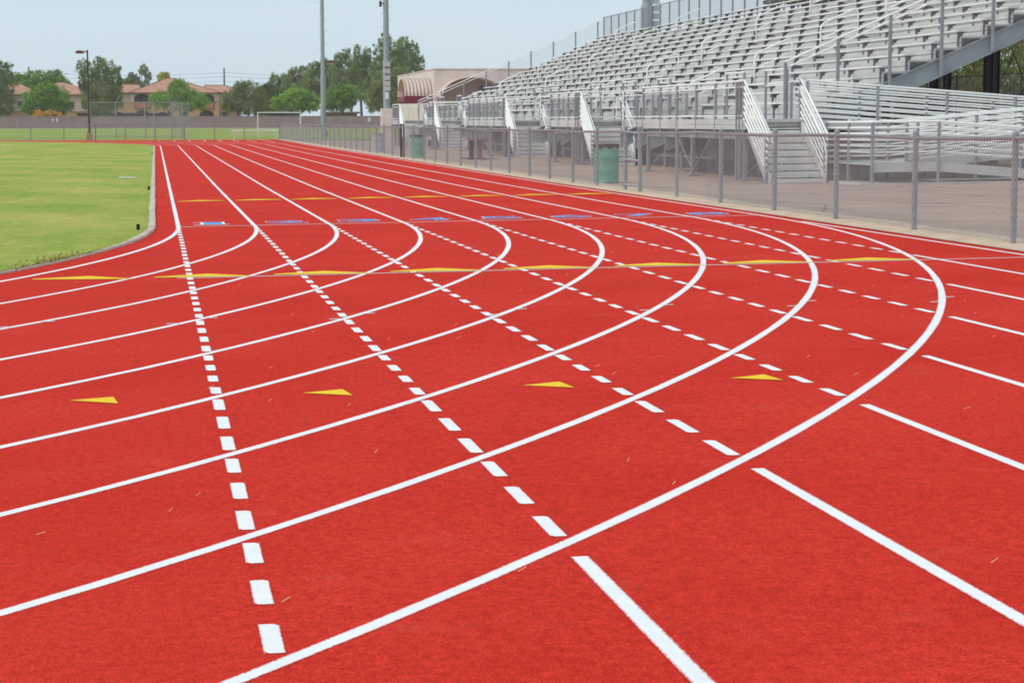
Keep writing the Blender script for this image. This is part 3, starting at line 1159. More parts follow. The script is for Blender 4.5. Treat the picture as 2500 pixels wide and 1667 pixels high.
def ramp_run(xa, za, xb, zb_, y0, y1, name='ramp_deck'):
    p = [(xa, za - .02), (xb, zb_ - .02), (xb, zb_), (xa, za)]
    mb = MB()
    if xa > xb:
        p = p[::-1]
    mb.slab_y(p[::-1], y0 + .05, y1 - .05)
    for y in (y0, y1 - .045):
        q = [(xa, za - .17), (xb, zb_ - .17), (xb, zb_ + .03), (xa, za + .03)]
        if xa > xb:
            q = q[::-1]
        mb.slab_y(q[::-1], y, y + .045)
    mb.build(name, M['alu'], ramp)


USED = set()


def ramp_rail(pts, zoff_top=.89, n=7, dz=.128, postsat=1.85, offs=.0):
    r = MB()
    for q in range(n):
        zz = zoff_top - dz * q
        r.path([(x, y, z + zz) for x, y, z in pts], .0235 if q == 0 else .02, 8)
    ro = r.build('railing', M['alurail'], ramp)
    for (p0, p1) in zip(pts[:-1], pts[1:]):
        a, b = Vector(p0), Vector(p1)
        L = (b - a).length
        n_ = max(1, round(L / postsat))
        for i in range(0 if p0 is pts[0] else 1, n_ + 1):
            c = a.lerp(b, i / n_)
            kx = (round(c.x, 1), round(c.y, 1))
            if kx in USED:
                continue
            USED.add(kx)
            MB().bbox(c.x - .03, c.y - .035 + offs, 0, c.x + .03, c.y + .035 + offs, c.z + zoff_top - .02).build('post', M['galv'], ro)
    return ro


za, zb_ = DZ, DZ - .082 * (21 - 14.3)
ramp_run(14.3, za, 21.0, zb_, 18.5, 19.78)
ramp_rail([(14.3, 18.47, za), (21.0, 18.47, zb_)])
ramp_rail([(14.35, 19.8, za), (21.0, 19.8, zb_), (22.4, 19.8, zb_), (22.4, 16.95, zb_), (21.0, 16.95, zb_)])
ramp_run(21.0, zb_, 22.4, zb_, 16.95, 19.78, 'landing')
z2 = zb_ - .082 * (21 - 16.1)
ramp_run(21.0, zb_, 16.1, z2, 16.95, 18.15)
ramp_rail([(21.0, 16.95, zb_), (16.1, 16.95, z2)])
ramp_rail([(21.0, 18.12, zb_), (16.1, 18.12, z2), (14.65, 18.12, z2)])
ramp_run(14.6, z2, 16.1, z2, 15.1, 18.15, 'landing')
ramp_rail([(14.62, 18.0, z2), (14.62, 15.1, z2), (16.1, 15.1, z2), (18.5, 15.1, z2 - .2)], n=6)
ramp_run(16.1, z2, 18.9, z2 - .25, 15.1, 16.3)
ramp_rail([(16.1, 16.3, z2), (18.5, 16.3, z2 - .2)], n=6)
pad = MB().bbox(14.3, 14.95, -.02, 20.5, 18.3, .03)
pad.build('footing', M['concrete'], ramp)

# ------------------------------------------------------------------ things behind the right fence
def drum(x, y, m, label, liner=True):
    t = thing('rubbish_drum', (x, y, H(x, y)), label, 'rubbish bin', 'rubbish drums behind the right fence')
    r = .285
    pr = [(r, 0), (r + .008, .01), (r, .03)]
    for z in (.29, .58):
        pr += [(r, z - .03), (r + .012, z - .008), (r + .012, z + .008), (r, z + .03)]
    pr += [(r, .85), (r + .01, .862), (r + .01, .878), (r - .012, .878), (r - .02, .6)]
    MB().lathe(x, y, pr, 28).build('drum', m, t, smooth=True)
    if liner:
        lp = [(r + .012, .80), (r + .016, .86), (r + .016, .885), (r - .03, .89), (r - .05, .6), (0, .5)]
        mb = MB().lathe(x, y, lp, 28)
        for i in range(28):
            xx, yy, zz = mb.v[i]
            mb.v[i] = (xx, yy, zz + .03 * math.sin(i * 1.7))
        mb.build('bin_liner', M['bag'], t)
    else:
        MB().lathe(x, y, [(r - .02, .62), (0, .62)], 28).build('drum_filling', M['bag'], t)
    return t


drum(9.79, 19.19, M['green'], 'nearer green steel rubbish drum with black liner behind the fence')
drum(9.5, 50.1, M['green'], 'farther green steel rubbish drum beside the dark gate posts')
drum(9.62, 64.85, M['greydrum'], 'pale grey steel rubbish drum behind the far fence', False)

tb = thing('picnic_table', (11.3, 47, H(11.3, 47)), 'small rusty metal table on two posts between the second and third stairs', 'table')
MB().box(10.95, 45.7, .70, 11.5, 48.2, .73).build('table_top', M['maroon'], tb)
for y, m_ in ((47.9, M['brownpole']), (45.95, M['brick'])):
    MB().bbox(11.12, y - .07, 0, 11.28, y + .07, .70).build('leg', m_, tb)
    MB().box(10.75, y - .03, 0, 11.7, y + .03, .04).build('foot', M['maroon'], tb)

# small things in the grass
for i, (x, y, lab) in enumerate(((-.55, 2.27, 'black peg marker standing in the lawn near the curve of the kerb'), (-.46, 18.96, 'black peg marker beside the straight kerb, farther along the lawn edge'), (-.45, 66.97, 'tiny distant black peg marker at the lawn edge'))):
    t = thing('peg_marker', (x, y, H(x, y)), lab, 'marker', 'black markers along the kerb')
    MB().lathe(x, y, [(.024, .01), (.026, .10), (.020, .105), (0, .105)], 10).build('peg', M['black'], t)
    MB().box(x - .032, y - .006, .065, x - .022, y + .006, .085).build('reflector', M['white_sign'], t)
tag(MB().path([(-1.24, 27.45, .06), (-.82, 27.4, .06)], .022, 8).build('pipe', M['white_sign']), 'short white pipe lying on the lawn left of the kerb', 'pipe')

# ------------------------------------------------------------------ poles and lamps
def light_pole(x, y, r, h, label, collar=None, pegs=None):
    t = thing('light_pole', (x, y, H(x, y)), label, 'light pole', 'tall floodlight poles')
    pr = [(r * 1.16, 0)]
    if collar:
        pr += [(r * 1.16, collar), (r * .98, collar + .12)]
    pr += [(r * .7, h)]
    MB().lathe(x, y, pr, 18).build('shaft', M['pole'], t, smooth=True)
    if pegs:
        pg = MB()
        z = pegs
        k = 0
        while z < h:
            s_ = 1 if k % 2 else -1
            pg.tube((x + s_ * r * .6, y, z), (x + s_ * (r + .16), y, z), .013, 5)
            z += .45
            k += 1
        pg.build('climbing_peg', M['pole'], t)
    MB().box(x - 2.2, y - .08, h - .3, x + 2.2, y + .08, h - .12).build('crossarm', M['pole'], t)
    for q in (-1.8, -.6, .6, 1.8):
        MB().lathe(x + q, y - .12, [(0, h + .3), (.12, h + .25), (.3, h - .1), (.3, h - .14), (0, h - .15)], 12).build('floodlight', M['greybox'], t)
    return t


light_pole(12.78, 133, .165, 24, 'tall slim floodlight pole left, rising beyond the far track fence', 4.9, 7)
p2 = light_pole(14.65, 105.4, .19, 24, 'tall floodlight pole on pink block pedestal with stacked grey boxes', 5.2, 6.5)
mb = MB().bbox(14.28, 105.02, 0, 15.03, 105.78, 2.16)
mb.build('pedestal', M['block'], p2)
for z in (4.87, 4.42, 3.98, 3.62, 3.3, ):
    MB().bbox(14.43, 105.0, z, 14.86, 105.17, z + .29).build('control_box', M['greybox'], p2)
MB().bbox(14.53, 105.02, 2.75, 14.74, 105.16, 3.22).build('meter_box', M['whitebox'], p2)
MB().box(14.3, 105.3, 8.9, 14.6, 105.36, 8.97).box(14.22, 105.22, 8.72, 14.36, 105.44, 9.08).build('side_floodlight', M['black'], p2)
p3 = light_pole(27.5, 86.8, .26, 26, 'thick floodlight pole rising behind the top rows of the grandstand')
ld = MB()
for z in np.arange(4.5, 9.0, .42):
    ld.box(27.84, 86.6, z, 28.2, 86.95, z + .30)
ld.build('control_box', M['greybox'], p3)
MB().lathe(27.5, 86.8, [(.36, 0), (.36, 7.6), (.28, 7.9)], 18).build('sleeve', M['pole'], p3, smooth=True)


def lamp(x, y, side, label, ped=True):
    t = thing('lamp_post', (x, y, H(x, y)), label, 'lamp post', 'maroon lamp posts beyond the track')
    if ped:
        MB().bbox(x - .22, y - .22, 0, x + .22, y + .22, .58, .03).build('pedestal', M['pedestal'], t)
    MB().lathe(x, y, [(.12, .58), (.12, .66), (.075, .68), (.06, 6.62), (.065, 6.68), (0, 6.69)], 10).build('shaft', M['brownpole'], t)
    MB().box(x, y - .03, 6.52, x + side * .3, y + .03, 6.60).build('arm', M['maroon'], t)
    a, b = sorted((x + side * .26, x + side * .85))
    MB().slab_y([(a, 6.42), (b, 6.42), (b, 6.60), ((a + b) / 2, 6.66), (a, 6.60)], y - .2, y + .2).build('lamp_head', M['maroon'], t)


lamp(-5.15, 128.0, -1, 'maroon lamp post on tan block pedestal at the far fence')
lamp(14.35, 150., 1, 'maroon lamp head showing right of the slim floodlight pole, post hidden behind it')

# ------------------------------------------------------------------ far field furniture
gl = thing('soccer_goal', (18.2, 279, H(18.2, 279)), 'white football goal frame standing in front of the far wall', 'goal')
MB().bbox(14.9, 278.94, 0, 15.04, 279.06, 2.44).build('goal_post', M['goal'], gl)
MB().bbox(21.3, 278.94, 0, 21.44, 279.06, 2.44).build('goal_post', M['goal'], gl)
MB().box(14.9, 278.93, 2.445, 21.44, 279.07, 2.57).build('crossbar', M['goal'], gl)
MB().tube((14.97, 279, 2.4), (14.97, 281, 0.03), .03, 6).tube((21.37, 279, 2.4), (21.37, 281, 0.03), .03, 6).tube((14.97, 281, .03), (21.37, 281, .03), .03, 6).build('rear_frame', M['goal'], gl)

bn = thing('team_bench', (7.1, 128.3, H(7.1, 128.3)), 'aluminium team bench with backrest behind the far fence', 'bench')
bb = .02
MB().box(5.35, 128.15, .33 + bb, 8.95, 128.4, .37 + bb).build('seat', M['seat'], bn)
MB().box(5.35, 128.5, .62 + bb, 8.95, 128.54, .72 + bb).build('backrest', M['seat'], bn)
for x in (5.6, 7.45, 8.8):
    MB().slab_y([(x - .04, 0), (x + .04, 0), (x + .09, .33), (x - .09, .33)], 128.2, 128.34).tube((x, 128.45, .33), (x, 128.5, .70), .02, 6).build('leg', M['goal'], bn)

bs = thing('baseball_backstop', (-1.5, 138, H(-1.5, 138)), 'tall chain-link baseball backstop with bent arms on the field', 'backstop')
posts = [(-5.38, 0, 0), (-3.36, .3, .49), (-1.06, 0, 0), (-.34, -.21, .49), (1.02, -.35, .39), (1.83, -.41, .43)]
for x, ax, az in posts:
    mb = MB().tube((x, 138, 0), (x, 138, 2.92), .045, 8)
    if az:
        mb.tube((x, 138, 2.9), (x + ax, 138 - .3, 2.9 + az), .03, 8)
    mb.build('post', M['galv'], bs)
MB().tube((-5.38, 138, 2.91), (1.83, 138, 2.91), .03, 8).tube((-5.38, 138, 1.15), (1.83, 138, 1.15), .024, 8).tube((-5.38, 138, .2), (1.83, 138, .2), .024, 8).build('rail', M['galv'], bs)
mb = MB()
chainlink(mb, (-5.38, 138.05, 0), (1, 0, 0), [(0, .05), (7.21, .05), (7.21, 2.91), (0, 2.91)], cell=.09, r=.0028)
chainlink(mb, (1.02, 138.1, 0), (.45, .89, 0), [(0, .05), (3.5, .05), (3.5, 2.91), (0, 2.91)], cell=.09, r=.003)
mb.build('wire_mesh', M['wire'], bs)

# boundary wall and the thin fence in front of it
wl = thing('boundary_wall', (0, 325, H(0, 325)), 'long low brown block wall across the far side of the field', 'wall')
mb = MB()
for a, b in zip(np.arange(-75, 75, 15), np.arange(-60, 90, 15)):
    mb.box(a, 325, -.1, b, 325.2, 1.96)
mb.build('wall', M['cmu'], wl)
mb = MB()
mb.box(-75, 324.97, 1.963, 75, 325.23, 2.02)
mb.build('wall_cap', M['cmu'], wl)
MB().box(36.4, 324.93, 1.0, 36.95, 324.96, 1.75).build('sign', M['white_sign'], wl)
MB().box(-17.6, 324.93, 1.1, -17.3, 324.96, 1.65).build('sign', M['white_sign'], wl)
MB().box(-16.9, 324.93, 1.1, -16.55, 324.96, 1.7).build('sign', M['white_sign'], wl)
wf = thing('chain_link_fence', (0, 322, H(0, 322)), 'thin tall chain-link fence right in front of the brown wall', 'fence')
for x in np.arange(-40, 44, 4.2):
    MB().tube((x, 322, 0), (x, 322, 2.0), .035, 6).build('post', M['galv'], wf)
MB().tube((-40, 322, 2.0), (44, 322, 2.0), .03, 6).build('top_rail', M['galv'], wf)
mb = MB()
for s in np.arange(-40, 43, 12):
    chainlink(mb, (s, 322.03, 0), (1, 0, 0), [(0, .03), (12, .03), (12, 1.98), (0, 1.98)], cell=.25, r=.006)
mb.build('wire_mesh', M['wire'], wf)

# ------------------------------------------------------------------ pink block building
B0 = H(22, 122)
bld = thing('concession_building', (24, 128, B0), 'flat-roofed pink block building beyond the grandstand end', 'building')
bx0, by0, bx1, by1, bh = 19.82, 120., 40., 142.3, 5.05
MB().box(bx0, by0, -.2, bx1, by1, bh).build('wall', M['block'], bld, B0)
MB().box(bx0 - .04, by0 - .04, bh + .003, bx1 + .04, by1 + .04, bh + .09).build('parapet_cap', M['canopy'], bld, B0)


def vault(pts_fn, n, depth_steps, t):
    pass


# barrel canopy on the west face: axis x, arch spans y
ya, yb_ = 120.7, 125.3
yc_, hw_ = (ya + yb_) / 2, (yb_ - ya) / 2
mb = MB()
na = 20
arch = [(yc_ - hw_ * math.cos(t), 3.15 + 1.30 * math.sin(t)) for t in np.linspace(0, math.pi, na)]
xs_ = [17.75, bx0 - .003]
for th in (0, .06):
    for x in xs_:
        for (y, z) in arch:
            k = 1 - th / 2.3
            mb.v.append((x, yc_ + (y - yc_) * k, 3.15 + (z - 3.15) * k))
for i in range(na - 1):
    mb.f.append((i, i + 1, na + i + 1, na + i))
    mb.f.append((2 * na + i, 3 * na + i, 3 * na + i + 1, 2 * na + i + 1))
    mb.f.append((i, 2 * na + i, 2 * na + i + 1, i + 1))
mb.build('canopy', M['canopy'], bld, B0, smooth=True)
mb = MB()
for x in np.linspace(17.85, bx0 - .1, 8):
    mb.path([(x, yc_ + (y - yc_) * 1.012, 3.15 + (z - 3.15) * 1.015) for y, z in arch], .028, 5)
mb.build('canopy_rib', M['rib'], bld, B0)
MB().box(17.75, ya + .02, 2.62, bx0 - .004, ya + .1, 3.15).box(17.75, yb_ - .1, 2.62, bx0 - .004, yb_ - .02, 3.15).box(17.70, ya, 2.72, 17.748, yb_, 3.12).build('canopy_band', M['maroon'], bld, B0)
# barrel canopy on the south face: axis y, arch spans x
xa_, xb2 = 20.05, 24.75
xcc, hwx = (xa_ + xb2) / 2, (xb2 - xa_) / 2
arch = [(xcc - hwx * math.cos(t), 3.05 + 1.45 * math.sin(t)) for t in np.linspace(0, math.pi, na)]
mb = MB()
for th in (0, .10):
    for y in (118.0, by0 - .003):
        for (x, z) in arch:
            k = 1 - th / hwx
            mb.v.append((xcc + (x - xcc) * k, y, 3.05 + (z - 3.05) * k))
for i in range(na - 1):
    mb.f.append((i, na + i, na + i + 1, i + 1))
    mb.f.append((2 * na + i, 2 * na + i + 1, 3 * na + i + 1, 3 * na + i))
    mb.f.append((i, i + 1, 2 * na + i + 1, 2 * na + i))
mb.build('canopy', M['canopy'], bld, B0, smooth=True)
mb = MB()
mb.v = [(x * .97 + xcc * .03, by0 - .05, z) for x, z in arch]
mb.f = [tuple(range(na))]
mb.build('arch_shade_infill', M['shade'], bld, B0)
MB().box(xa_ + .12, by0 - .04, 0, xb2 - .12, by0 - .006, 3.04).build('shaded_recess_wall', M['shade'], bld, B0)  # brown panels paint the shade under the canopy
MB().box(xa_, 118.05, 2.6, xa_ + .1, by0 - .004, 3.05).box(xb2 - .1, 118.05, 2.6, xb2, by0 - .004, 3.05).build('canopy_band', M['maroon'], bld, B0)
for x in (xa_ + .05, xb2 - .05):
    MB().bbox(x - .06, 118.1, 0, x + .06, 118.25, 2.6).build('canopy_post', M['maroon'], bld, B0)
MB().lathe(23.3, 119.6, [(.28, 3.5), (.28, 3.75), (.1, 3.9)], 12).build('ceiling_lamp', M['darksteel'], bld, B0)
MB().box(26.6, 119.955, 0, 27.7, 119.99, 2.1).build('door', M['maroon'], bld, B0)


# ------------------------------------------------------------------ apartment houses beyond the wall
def hip(mb, x0, x1, y0, y1, ze, zr, rx0, rx1, ry):
    mb.add([(x0, y0, ze), (x1, y0, ze), (x1, y1, ze), (x0, y1, ze), (rx0, ry, zr), (rx1, ry, zr)],
           [(0, 1, 5, 4), (1, 2, 5), (2, 3, 4, 5), (3, 0, 4), (3, 2, 1, 0)])
    return mb


def arch_wall(mb, x0, x1, zs, zc, zt, y, d=.3, n=12):
    """wall piece above a segmental arch opening"""
    c = (x0 + x1) / 2
    hw = (x1 - x0) / 2
    top, bot = [], []
    for i in range(n + 1):
        t = -1 + 2 * i / n
        x = c + hw * t
        z = zs + (zc - zs) * math.sqrt(max(0, 1 - t * t)) ** 1.0
        bot.append((x, z))
    b = len(mb.v)
    for yy in (y, y + d):
        mb.v += [(x, yy, z) for x, z in bot] + [(x, yy, zt) for x, _ in bot]
    m = n + 1
    for i in range(n):
        mb.f.append((b + i, b + i + 1, b + m + i + 1, b + m + i))
        mb.f.append((b + i, b + 2 * m + i, b + 2 * m + i + 1, b + i + 1))
    return mb


A0 = H(4, 362)
apt = thing('apartment_building', (4, 366, A0), 'two-storey tan apartment building with terracotta roof and arched balconies', 'building')
yF = 362.
zb0 = 0.
mid = 5.60 - A0
eav = 7.42 - A0
BAYS = [(-4.09, -1.08), (8.0, 10.95)]
lo, up = MB(), MB()
xs_w = [-4.75, BAYS[0][0], BAYS[0][1], BAYS[1][0], BAYS[1][1], 11.8]
for a, b in ((xs_w[0], xs_w[1]), (xs_w[2], xs_w[3]), (xs_w[4], xs_w[5])):
    lo.box(a, yF, -.2, b, yF + .3, mid)
    up.box(a, yF + .02, mid, b, yF + .3, eav)
for a, b in BAYS:
    arch_wall(lo, a, b, 2.95 - A0, 4.08 - A0, 4.36 - A0, yF)
    arch_wall(up, a, b, 6.45 - A0, 7.07 - A0, eav, yF + .02)
for a, b, ys_, ye_ in ((-4.75, 11.8, yF + .3, yF + 13), ):
    lo.box(a, ys_, -.2, a + .3, ye_, mid).box(b - .3, ys_, -.2, b, ye_, mid)
    up.box(a, ys_, mid, a + .3, ye_, eav).box(b - .3, ys_, mid, b, ye_, eav)
lo.box(-10.2, yF + 1.8, -.2, -4.76, yF + 11, mid).box(11.81, yF + 1.8, -.2, 16.1, yF + 11, mid)
up.box(-10.2, yF + 1.82, mid + .002, -4.76, yF + 10.9, eav).box(11.81, yF + 1.82, mid + .002, 16.1, yF + 10.9, eav)
lo.build('lower_wall', M['tan'], apt, A0)
up.build('upper_wall', M['cream'], apt, A0)
rf = MB()
hip(rf, -5.0, 12.05, yF - .6, yF + 13.6, eav, 10.2 - A0, 2.07, 3.3, yF + 6)
hip(rf, -10.8, -2.6, yF + 1.2, yF + 11.6, eav + .02, 9.02 - A0, -8.2, -3.2, yF + 6.3)
hip(rf, 8.7, 16.6, yF + 1.2, yF + 11.6, eav + .02, 8.9 - A0, 9.2, 13.3, yF + 6.3)
rf.build('roof', M['tile'], apt, A0)
rc = MB()
for p0, p1 in (((-5, yF - .6, eav), (2.07, yF + 6, 10.2 - A0)), ((12.05, yF - .6, eav), (3.3, yF + 6, 10.2 - A0)), ((2.07, yF + 6, 10.2 - A0), (3.3, yF + 6, 10.2 - A0)), ((-8.2, yF + 6.3, 9.02 - A0), (-3.2, yF + 6.3, 9.02 - A0)), ((9.2, yF + 6.3, 8.9 - A0), (13.3, yF + 6.3, 8.9 - A0)), ((16.6, yF + 1.2, eav), (13.3, yF + 6.3, 8.9 - A0))):
    rc.tube(p0, p1, .11, 6)
rc.build('ridge_tile', M['trim'], apt, A0)
ev = MB().box(-4.98, yF - .58, eav - .17, 12.03, yF - .42, eav - .003).box(-10.7, yF + 1.25, eav - .17, -5.0, yF + 1.4, eav - .003).box(12.06, yF + 1.25, eav - .17, 16.5, yF + 1.4, eav - .003)
ev.build('eaves_board', M['trim'], apt, A0)
bd = MB()
for a, b in ((xs_w[0], xs_w[1]), (xs_w[2], xs_w[3]), (xs_w[4], xs_w[5])):
    bd.box(a, yF - .05, mid - .06, b, yF - .002, mid + .07)
bd.build('band_course', M['trim'], apt, A0)
for a, b in BAYS:
    MB().box(a + .15, yF - .12, 4.40 - A0, b - .15, yF + .1, 5.56 - A0).build('balcony_front', M['terracotta'], apt, A0)
    MB().box(a + .1, yF - .16, 4.28 - A0, b - .1, yF - .125, 4.42 - A0).build('balcony_trim', M['trim'], apt, A0)
    rw = MB().box(a - .3, yF + 2.0, -.1, b + .3, yF + 2.1, eav - .1).box(a, yF + .31, 4.3 - A0, b, yF + 2, 4.42 - A0)
    rw.build('shaded_recess_wall', M['shadewall'], apt, A0)
    w_ = MB().box(a + 1.35, yF + 1.94, 4.5 - A0, b - .2, yF + 1.99, 6.6 - A0).box(a + 1.2, yF + 1.94, .1, b - .3, yF + 1.99, 2.4)
    w_.build('balcony_door', M['glass'], apt, A0)
    MB().box(a + .35, yF + 1.94, 4.5 - A0, a + 1.2, yF + 1.99, 6.6 - A0).build('balcony_blind', M['curtain'], apt, A0)
for x, z, w, h, y in ((-7.2, 5.4 - A0 + .1, 1.1, 1.3, yF + 1.8), (1.2, 5.75 - A0, 1.2, 1.2, yF), (5.2, 5.75 - A0, 1.2, 1.2, yF), (13.2, 5.6 - A0, 1.1, 1.3, yF + 1.8), (1.2, 1.6, 1.2, 1.3, yF), (5.2, 1.6, 1.2, 1.3, yF), (13., 1.6, 1.2, 1.3, yF + 1.8), (-7.2, 1.6, 1.2, 1.3, yF + 1.8)):
    fo = MB().box(x - w / 2 - .07, y - .06, z - .07, x + w / 2 + .07, y - .004, z + h + .07).build('window', M['cream'], apt, A0)
    MB().box(x - w / 2, y - .075, z, x + w / 2, y - .062, z + h).build('pane', M['glass'], fo, A0)


def small_house(x0, x1, y, ze, zr, rx0, rx1, label):
    g = H((x0 + x1) / 2, y)
    h = thing('house', ((x0 + x1) / 2, y + 5, g), label, 'house')
    MB().box(x0 + .5, y, -.2, x1 - .5, y + 10, 2.9).build('lower_wall', M['tan'], h, g)
    MB().box(x0 + .52, y + .02, 2.902, x1 - .52, y + 9.98, ze - g).build('upper_wall', M['cream'], h, g)
    hip(MB(), x0, x1, y - .5, y + 10.5, ze - g, zr - g, rx0, rx1, y + 5).build('roof', M['tile'], h, g)
    MB().box(x0 + .02, y - .48, ze - g - .2, x1 - .02, y - .35, ze - g - .003).build('eaves_board', M['trim'], h, g)
    MB().box(x0 + .45, y - .05, 2.84, x1 - .45, y - .004, 2.98).build('band_course', M['trim'], h, g)
    n = int((x1 - x0 - 2) / 2.4)
    for i in range(n):
        x = x0 + 1.8 + i * 2.4
        for z in (.9, 3.6):
            fo = MB().box(x - .5, y - .06, z - .07, x + .6, y - .006, z + 1.3).build('window', M['cream'], h, g)
            MB().box(x - .43, y - .075, z, x + .53, y - .062, z + 1.23).build('pane', M['glass'], fo, g)
    return h


small_house(-22.8, -8.4, 372, 7.2, 9.55, -18.9, -17.8, 'tan house with hipped terracotta roof between the round green tree and the willow')
small_house(-34, -20.8, 360, 7.0, 8.95, -27.5, -25.2, 'tan house with terracotta roof mostly hidden at the far left')
for x0, x1, z, lab in ((-14.5, 2.7, 3.40, 'long dark flat carport roof in front of the apartment building'), (19.74, 26.6, 3.71, 'tan-edged carport roof under the round bright green tree'), (31.3, 37.7, 3.6, 'tan-edged carport roof near the slim floodlight pole')):
    g = H(0, 350)
    cpt = thing('carport', ((x0 + x1) / 2, 352, g), lab, 'carport', 'carports behind the wall')
    MB().box(x0, 350, z - g - .1, x1, 355, z - g + .1).build('roof', M['carportdark'] if x0 < 0 else M['carport'], cpt, g)
    MB().box(x0 + .1, 350.1, z - g - .26, x1 - .1, 354.9, z - g - .103).build('roof_beam', M['carportdark'], cpt, g)
    for x in np.arange(x0 + .6, x1, 3.2):
        MB().bbox(x - .06, 350.3, 0, x + .06, 350.42, z - g - .26).build('post', M['carportdark'], cpt, g)
    MB().box(x0 + .2, 354.6, .0, x1 - .2, 354.75, z - g - .27).build('rear_panel', M['shadewall'], cpt, g)

# utility poles and wires
for x, zt, lab in ((-28.66, 14.6, 'dark wooden utility pole above the trees at far left'), (15.89, 14.45, 'dark wooden utility pole above the apartment roof')):
    t = thing('utility_pole', (x, 450, 1.1), lab, 'utility pole', 'utility poles on the skyline')
    MB().lathe(x, 450, [(.22, 0), (.16, zt - 1.1), (0, zt - 1.08)], 10).build('shaft', M['wood'], t, 1.1)
    for z in (13.4, 12.45, 11.4):
        MB().box(x - .22, 449.7, z - 1.15, x + .22, 449.83, z - 1.02).build('insulator', M['wood'], t, 1.1)
for z, lab in ((13.4, 'topmost thin power line across the left sky'), (12.45, 'middle thin power line across the left sky'), (11.4, 'lowest thin power line across the left sky')):
    pts = []
    for (xa, xb) in ((-75, -28.66), (-28.66, 15.89), (15.89, 62)):
        for t_ in np.linspace(0, 1, 12)[:-1]:
            pts.append((xa + (xb - xa) * t_, 449.75, z - .7 * 4 * t_ * (1 - t_)))
    tag(MB().path(pts, .024, 4).build('power_line', M['wood'], None, False), lab, 'power line', 'power lines')


# ------------------------------------------------------------------ trees
def tree(name, label, x, y, blobs, leaf, n, size, trunk_h, trunk_r, droop=0., group=None, gz_=None, seed=1, stems=1, holes=.35, flat=.0):
    """blobs: (dx, z_above_ground, rx, rz) in metres"""
    rng = np.random.default_rng(seed)
    g = H(x, y) if gz_ is None else gz_
    t = thing(name, (x, y, g), label, 'tree', group)
    vol = np.array([b[2] * b[2] * b[3] for b in blobs]) ** .72
    cnt = np.maximum(12, (n * vol / vol.sum()).astype(int))
    C, Nn = [], []
    for (dx, bz, rx, rz), c in zip(blobs, cnt):
        # an even filling plus sub-clumps that give the outline its tufts
        c = int(c * 2.3)
        cf = int(c * .36)
        d = rng.normal(size=(cf, 3))
        d /= np.linalg.norm(d, axis=1)[:, None]
        oy = rng.uniform(-.25, .25) * rx
        cen = np.array([x + dx, y + oy, bz])
        lump = 1 + .13 * np.sin(d[:, 0] * 5 + bz) * np.cos(d[:, 2] * 6 + dx) + .08 * np.sin(d[:, 0] * 11 + d[:, 2] * 9)
        p0 = d * (rng.uniform(.25, 1., cf) ** .45 * lump)[:, None] * np.array([rx, rx * .9, rz]) + cen
        k = max(7, int(c / 75))
        d = rng.normal(size=(k, 3))
        d /= np.linalg.norm(d, axis=1)[:, None]
        rad = rng.uniform(.55, 1.2, k)[:, None]
        cc = d * rad * np.array([rx, rx * .9, rz]) + cen
        per = (c - cf) // k + 1
        cr = rng.uniform(.15, .40, k) * min(rx, rz * 1.4)
        q = rng.normal(size=(k, per, 3)) * .5
        q[:, :, 2] *= .75
        if droop:
            q[:, :, 2] -= droop * np.abs(rng.normal(size=(k, per))) * .9
            q[:, :, :2] *= .8
        p = cc[:, None, :] + q * cr[:, None, None]
        p = np.concatenate([p.reshape(-1, 3), p0])
        C.append(p)
        dd = p - cen
        Nn.append(dd / (np.linalg.norm(dd, axis=1)[:, None] + 1e-6))
    P = np.concatenate(C)
    Nn = np.concatenate(Nn)
    keep = P[:, 2] > .5
    P, Nn = P[keep], Nn[keep]
    m = len(P)
    nr = Nn * .6 + rng.normal(size=(m, 3)) * .7 + np.array([0, 0, .25])
    nr /= np.linalg.norm(nr, axis=1)[:, None]
    up = rng.normal(size=(m, 3))
    if droop:
        up = up * .4 + np.array([0, 0, -1.])
    u = np.cross(nr, up)
    u /= np.linalg.norm(u, axis=1)[:, None] + 1e-9
    w = np.cross(nr, u)
    sz = size * rng.uniform(.5, 1.1, m)[:, None]
    asp = rng.uniform(.35, .7, m)[:, None] if droop else rng.uniform(.5, .95, m)[:, None]
    a, b = u * sz * asp * .5, w * sz * .5
    bend = nr * sz * .12
    V = np.stack([P - b, P - a * .9 + bend, P + b, P + a * .9 + bend], 1).reshape(-1, 3)
    V[:, 2] += g
    me = bpy.data.meshes.new('crown')
    F = np.arange(4 * m).reshape(-1, 4)
    me.from_pydata(V.tolist(), [], F.tolist())
    me.materials.append(leaf)
    o = bpy.data.objects.new('crown', me)
    COL.objects.link(o)
    o.parent = t
    o.matrix_parent_inverse = Matrix.Translation(t['base']).inverted()
    tr = MB()
    for s_ in range(stems):
        ox = (s_ - (stems - 1) / 2) * trunk_r * 3
        lean = rng.uniform(-.12, .12) * trunk_h + ox * 1.5
        base = [(x + ox, y, -.1), (x + ox + lean * .4, y, trunk_h * .5), (x + ox + lean, y, trunk_h)]
        tr.path(base, [trunk_r * 1.25, trunk_r, trunk_r * .8], 9)
        for j, (dx, bz, rx, rz) in enumerate(blobs):
            if j % stems != s_:
                continue
            e = Vector((x + dx, y + rng.uniform(-.2, .2) * rx, bz + rz * .2))
            s0 = Vector(base[2])
            mdl = s0.lerp(e, .5) + Vector((rng.uniform(-.3, .3), 0, rng.uniform(-.2, .4)))
            tr.path([s0, mdl, e], [trunk_r * .6, trunk_r * .38, trunk_r * .12], 6)
            for _ in range(3):
                e2 = e + Vector((rng.uniform(-.8, .8) * rx, rng.uniform(-.5, .5) * rx, rng.uniform(-.4, .8) * rz))
                tr.path([mdl.lerp(e, .6), e2], [trunk_r * .22, trunk_r * .06], 5)
    tr.build('trunk', M['bark'], t, g)
    return t


GT = 'trees beyond the far wall'
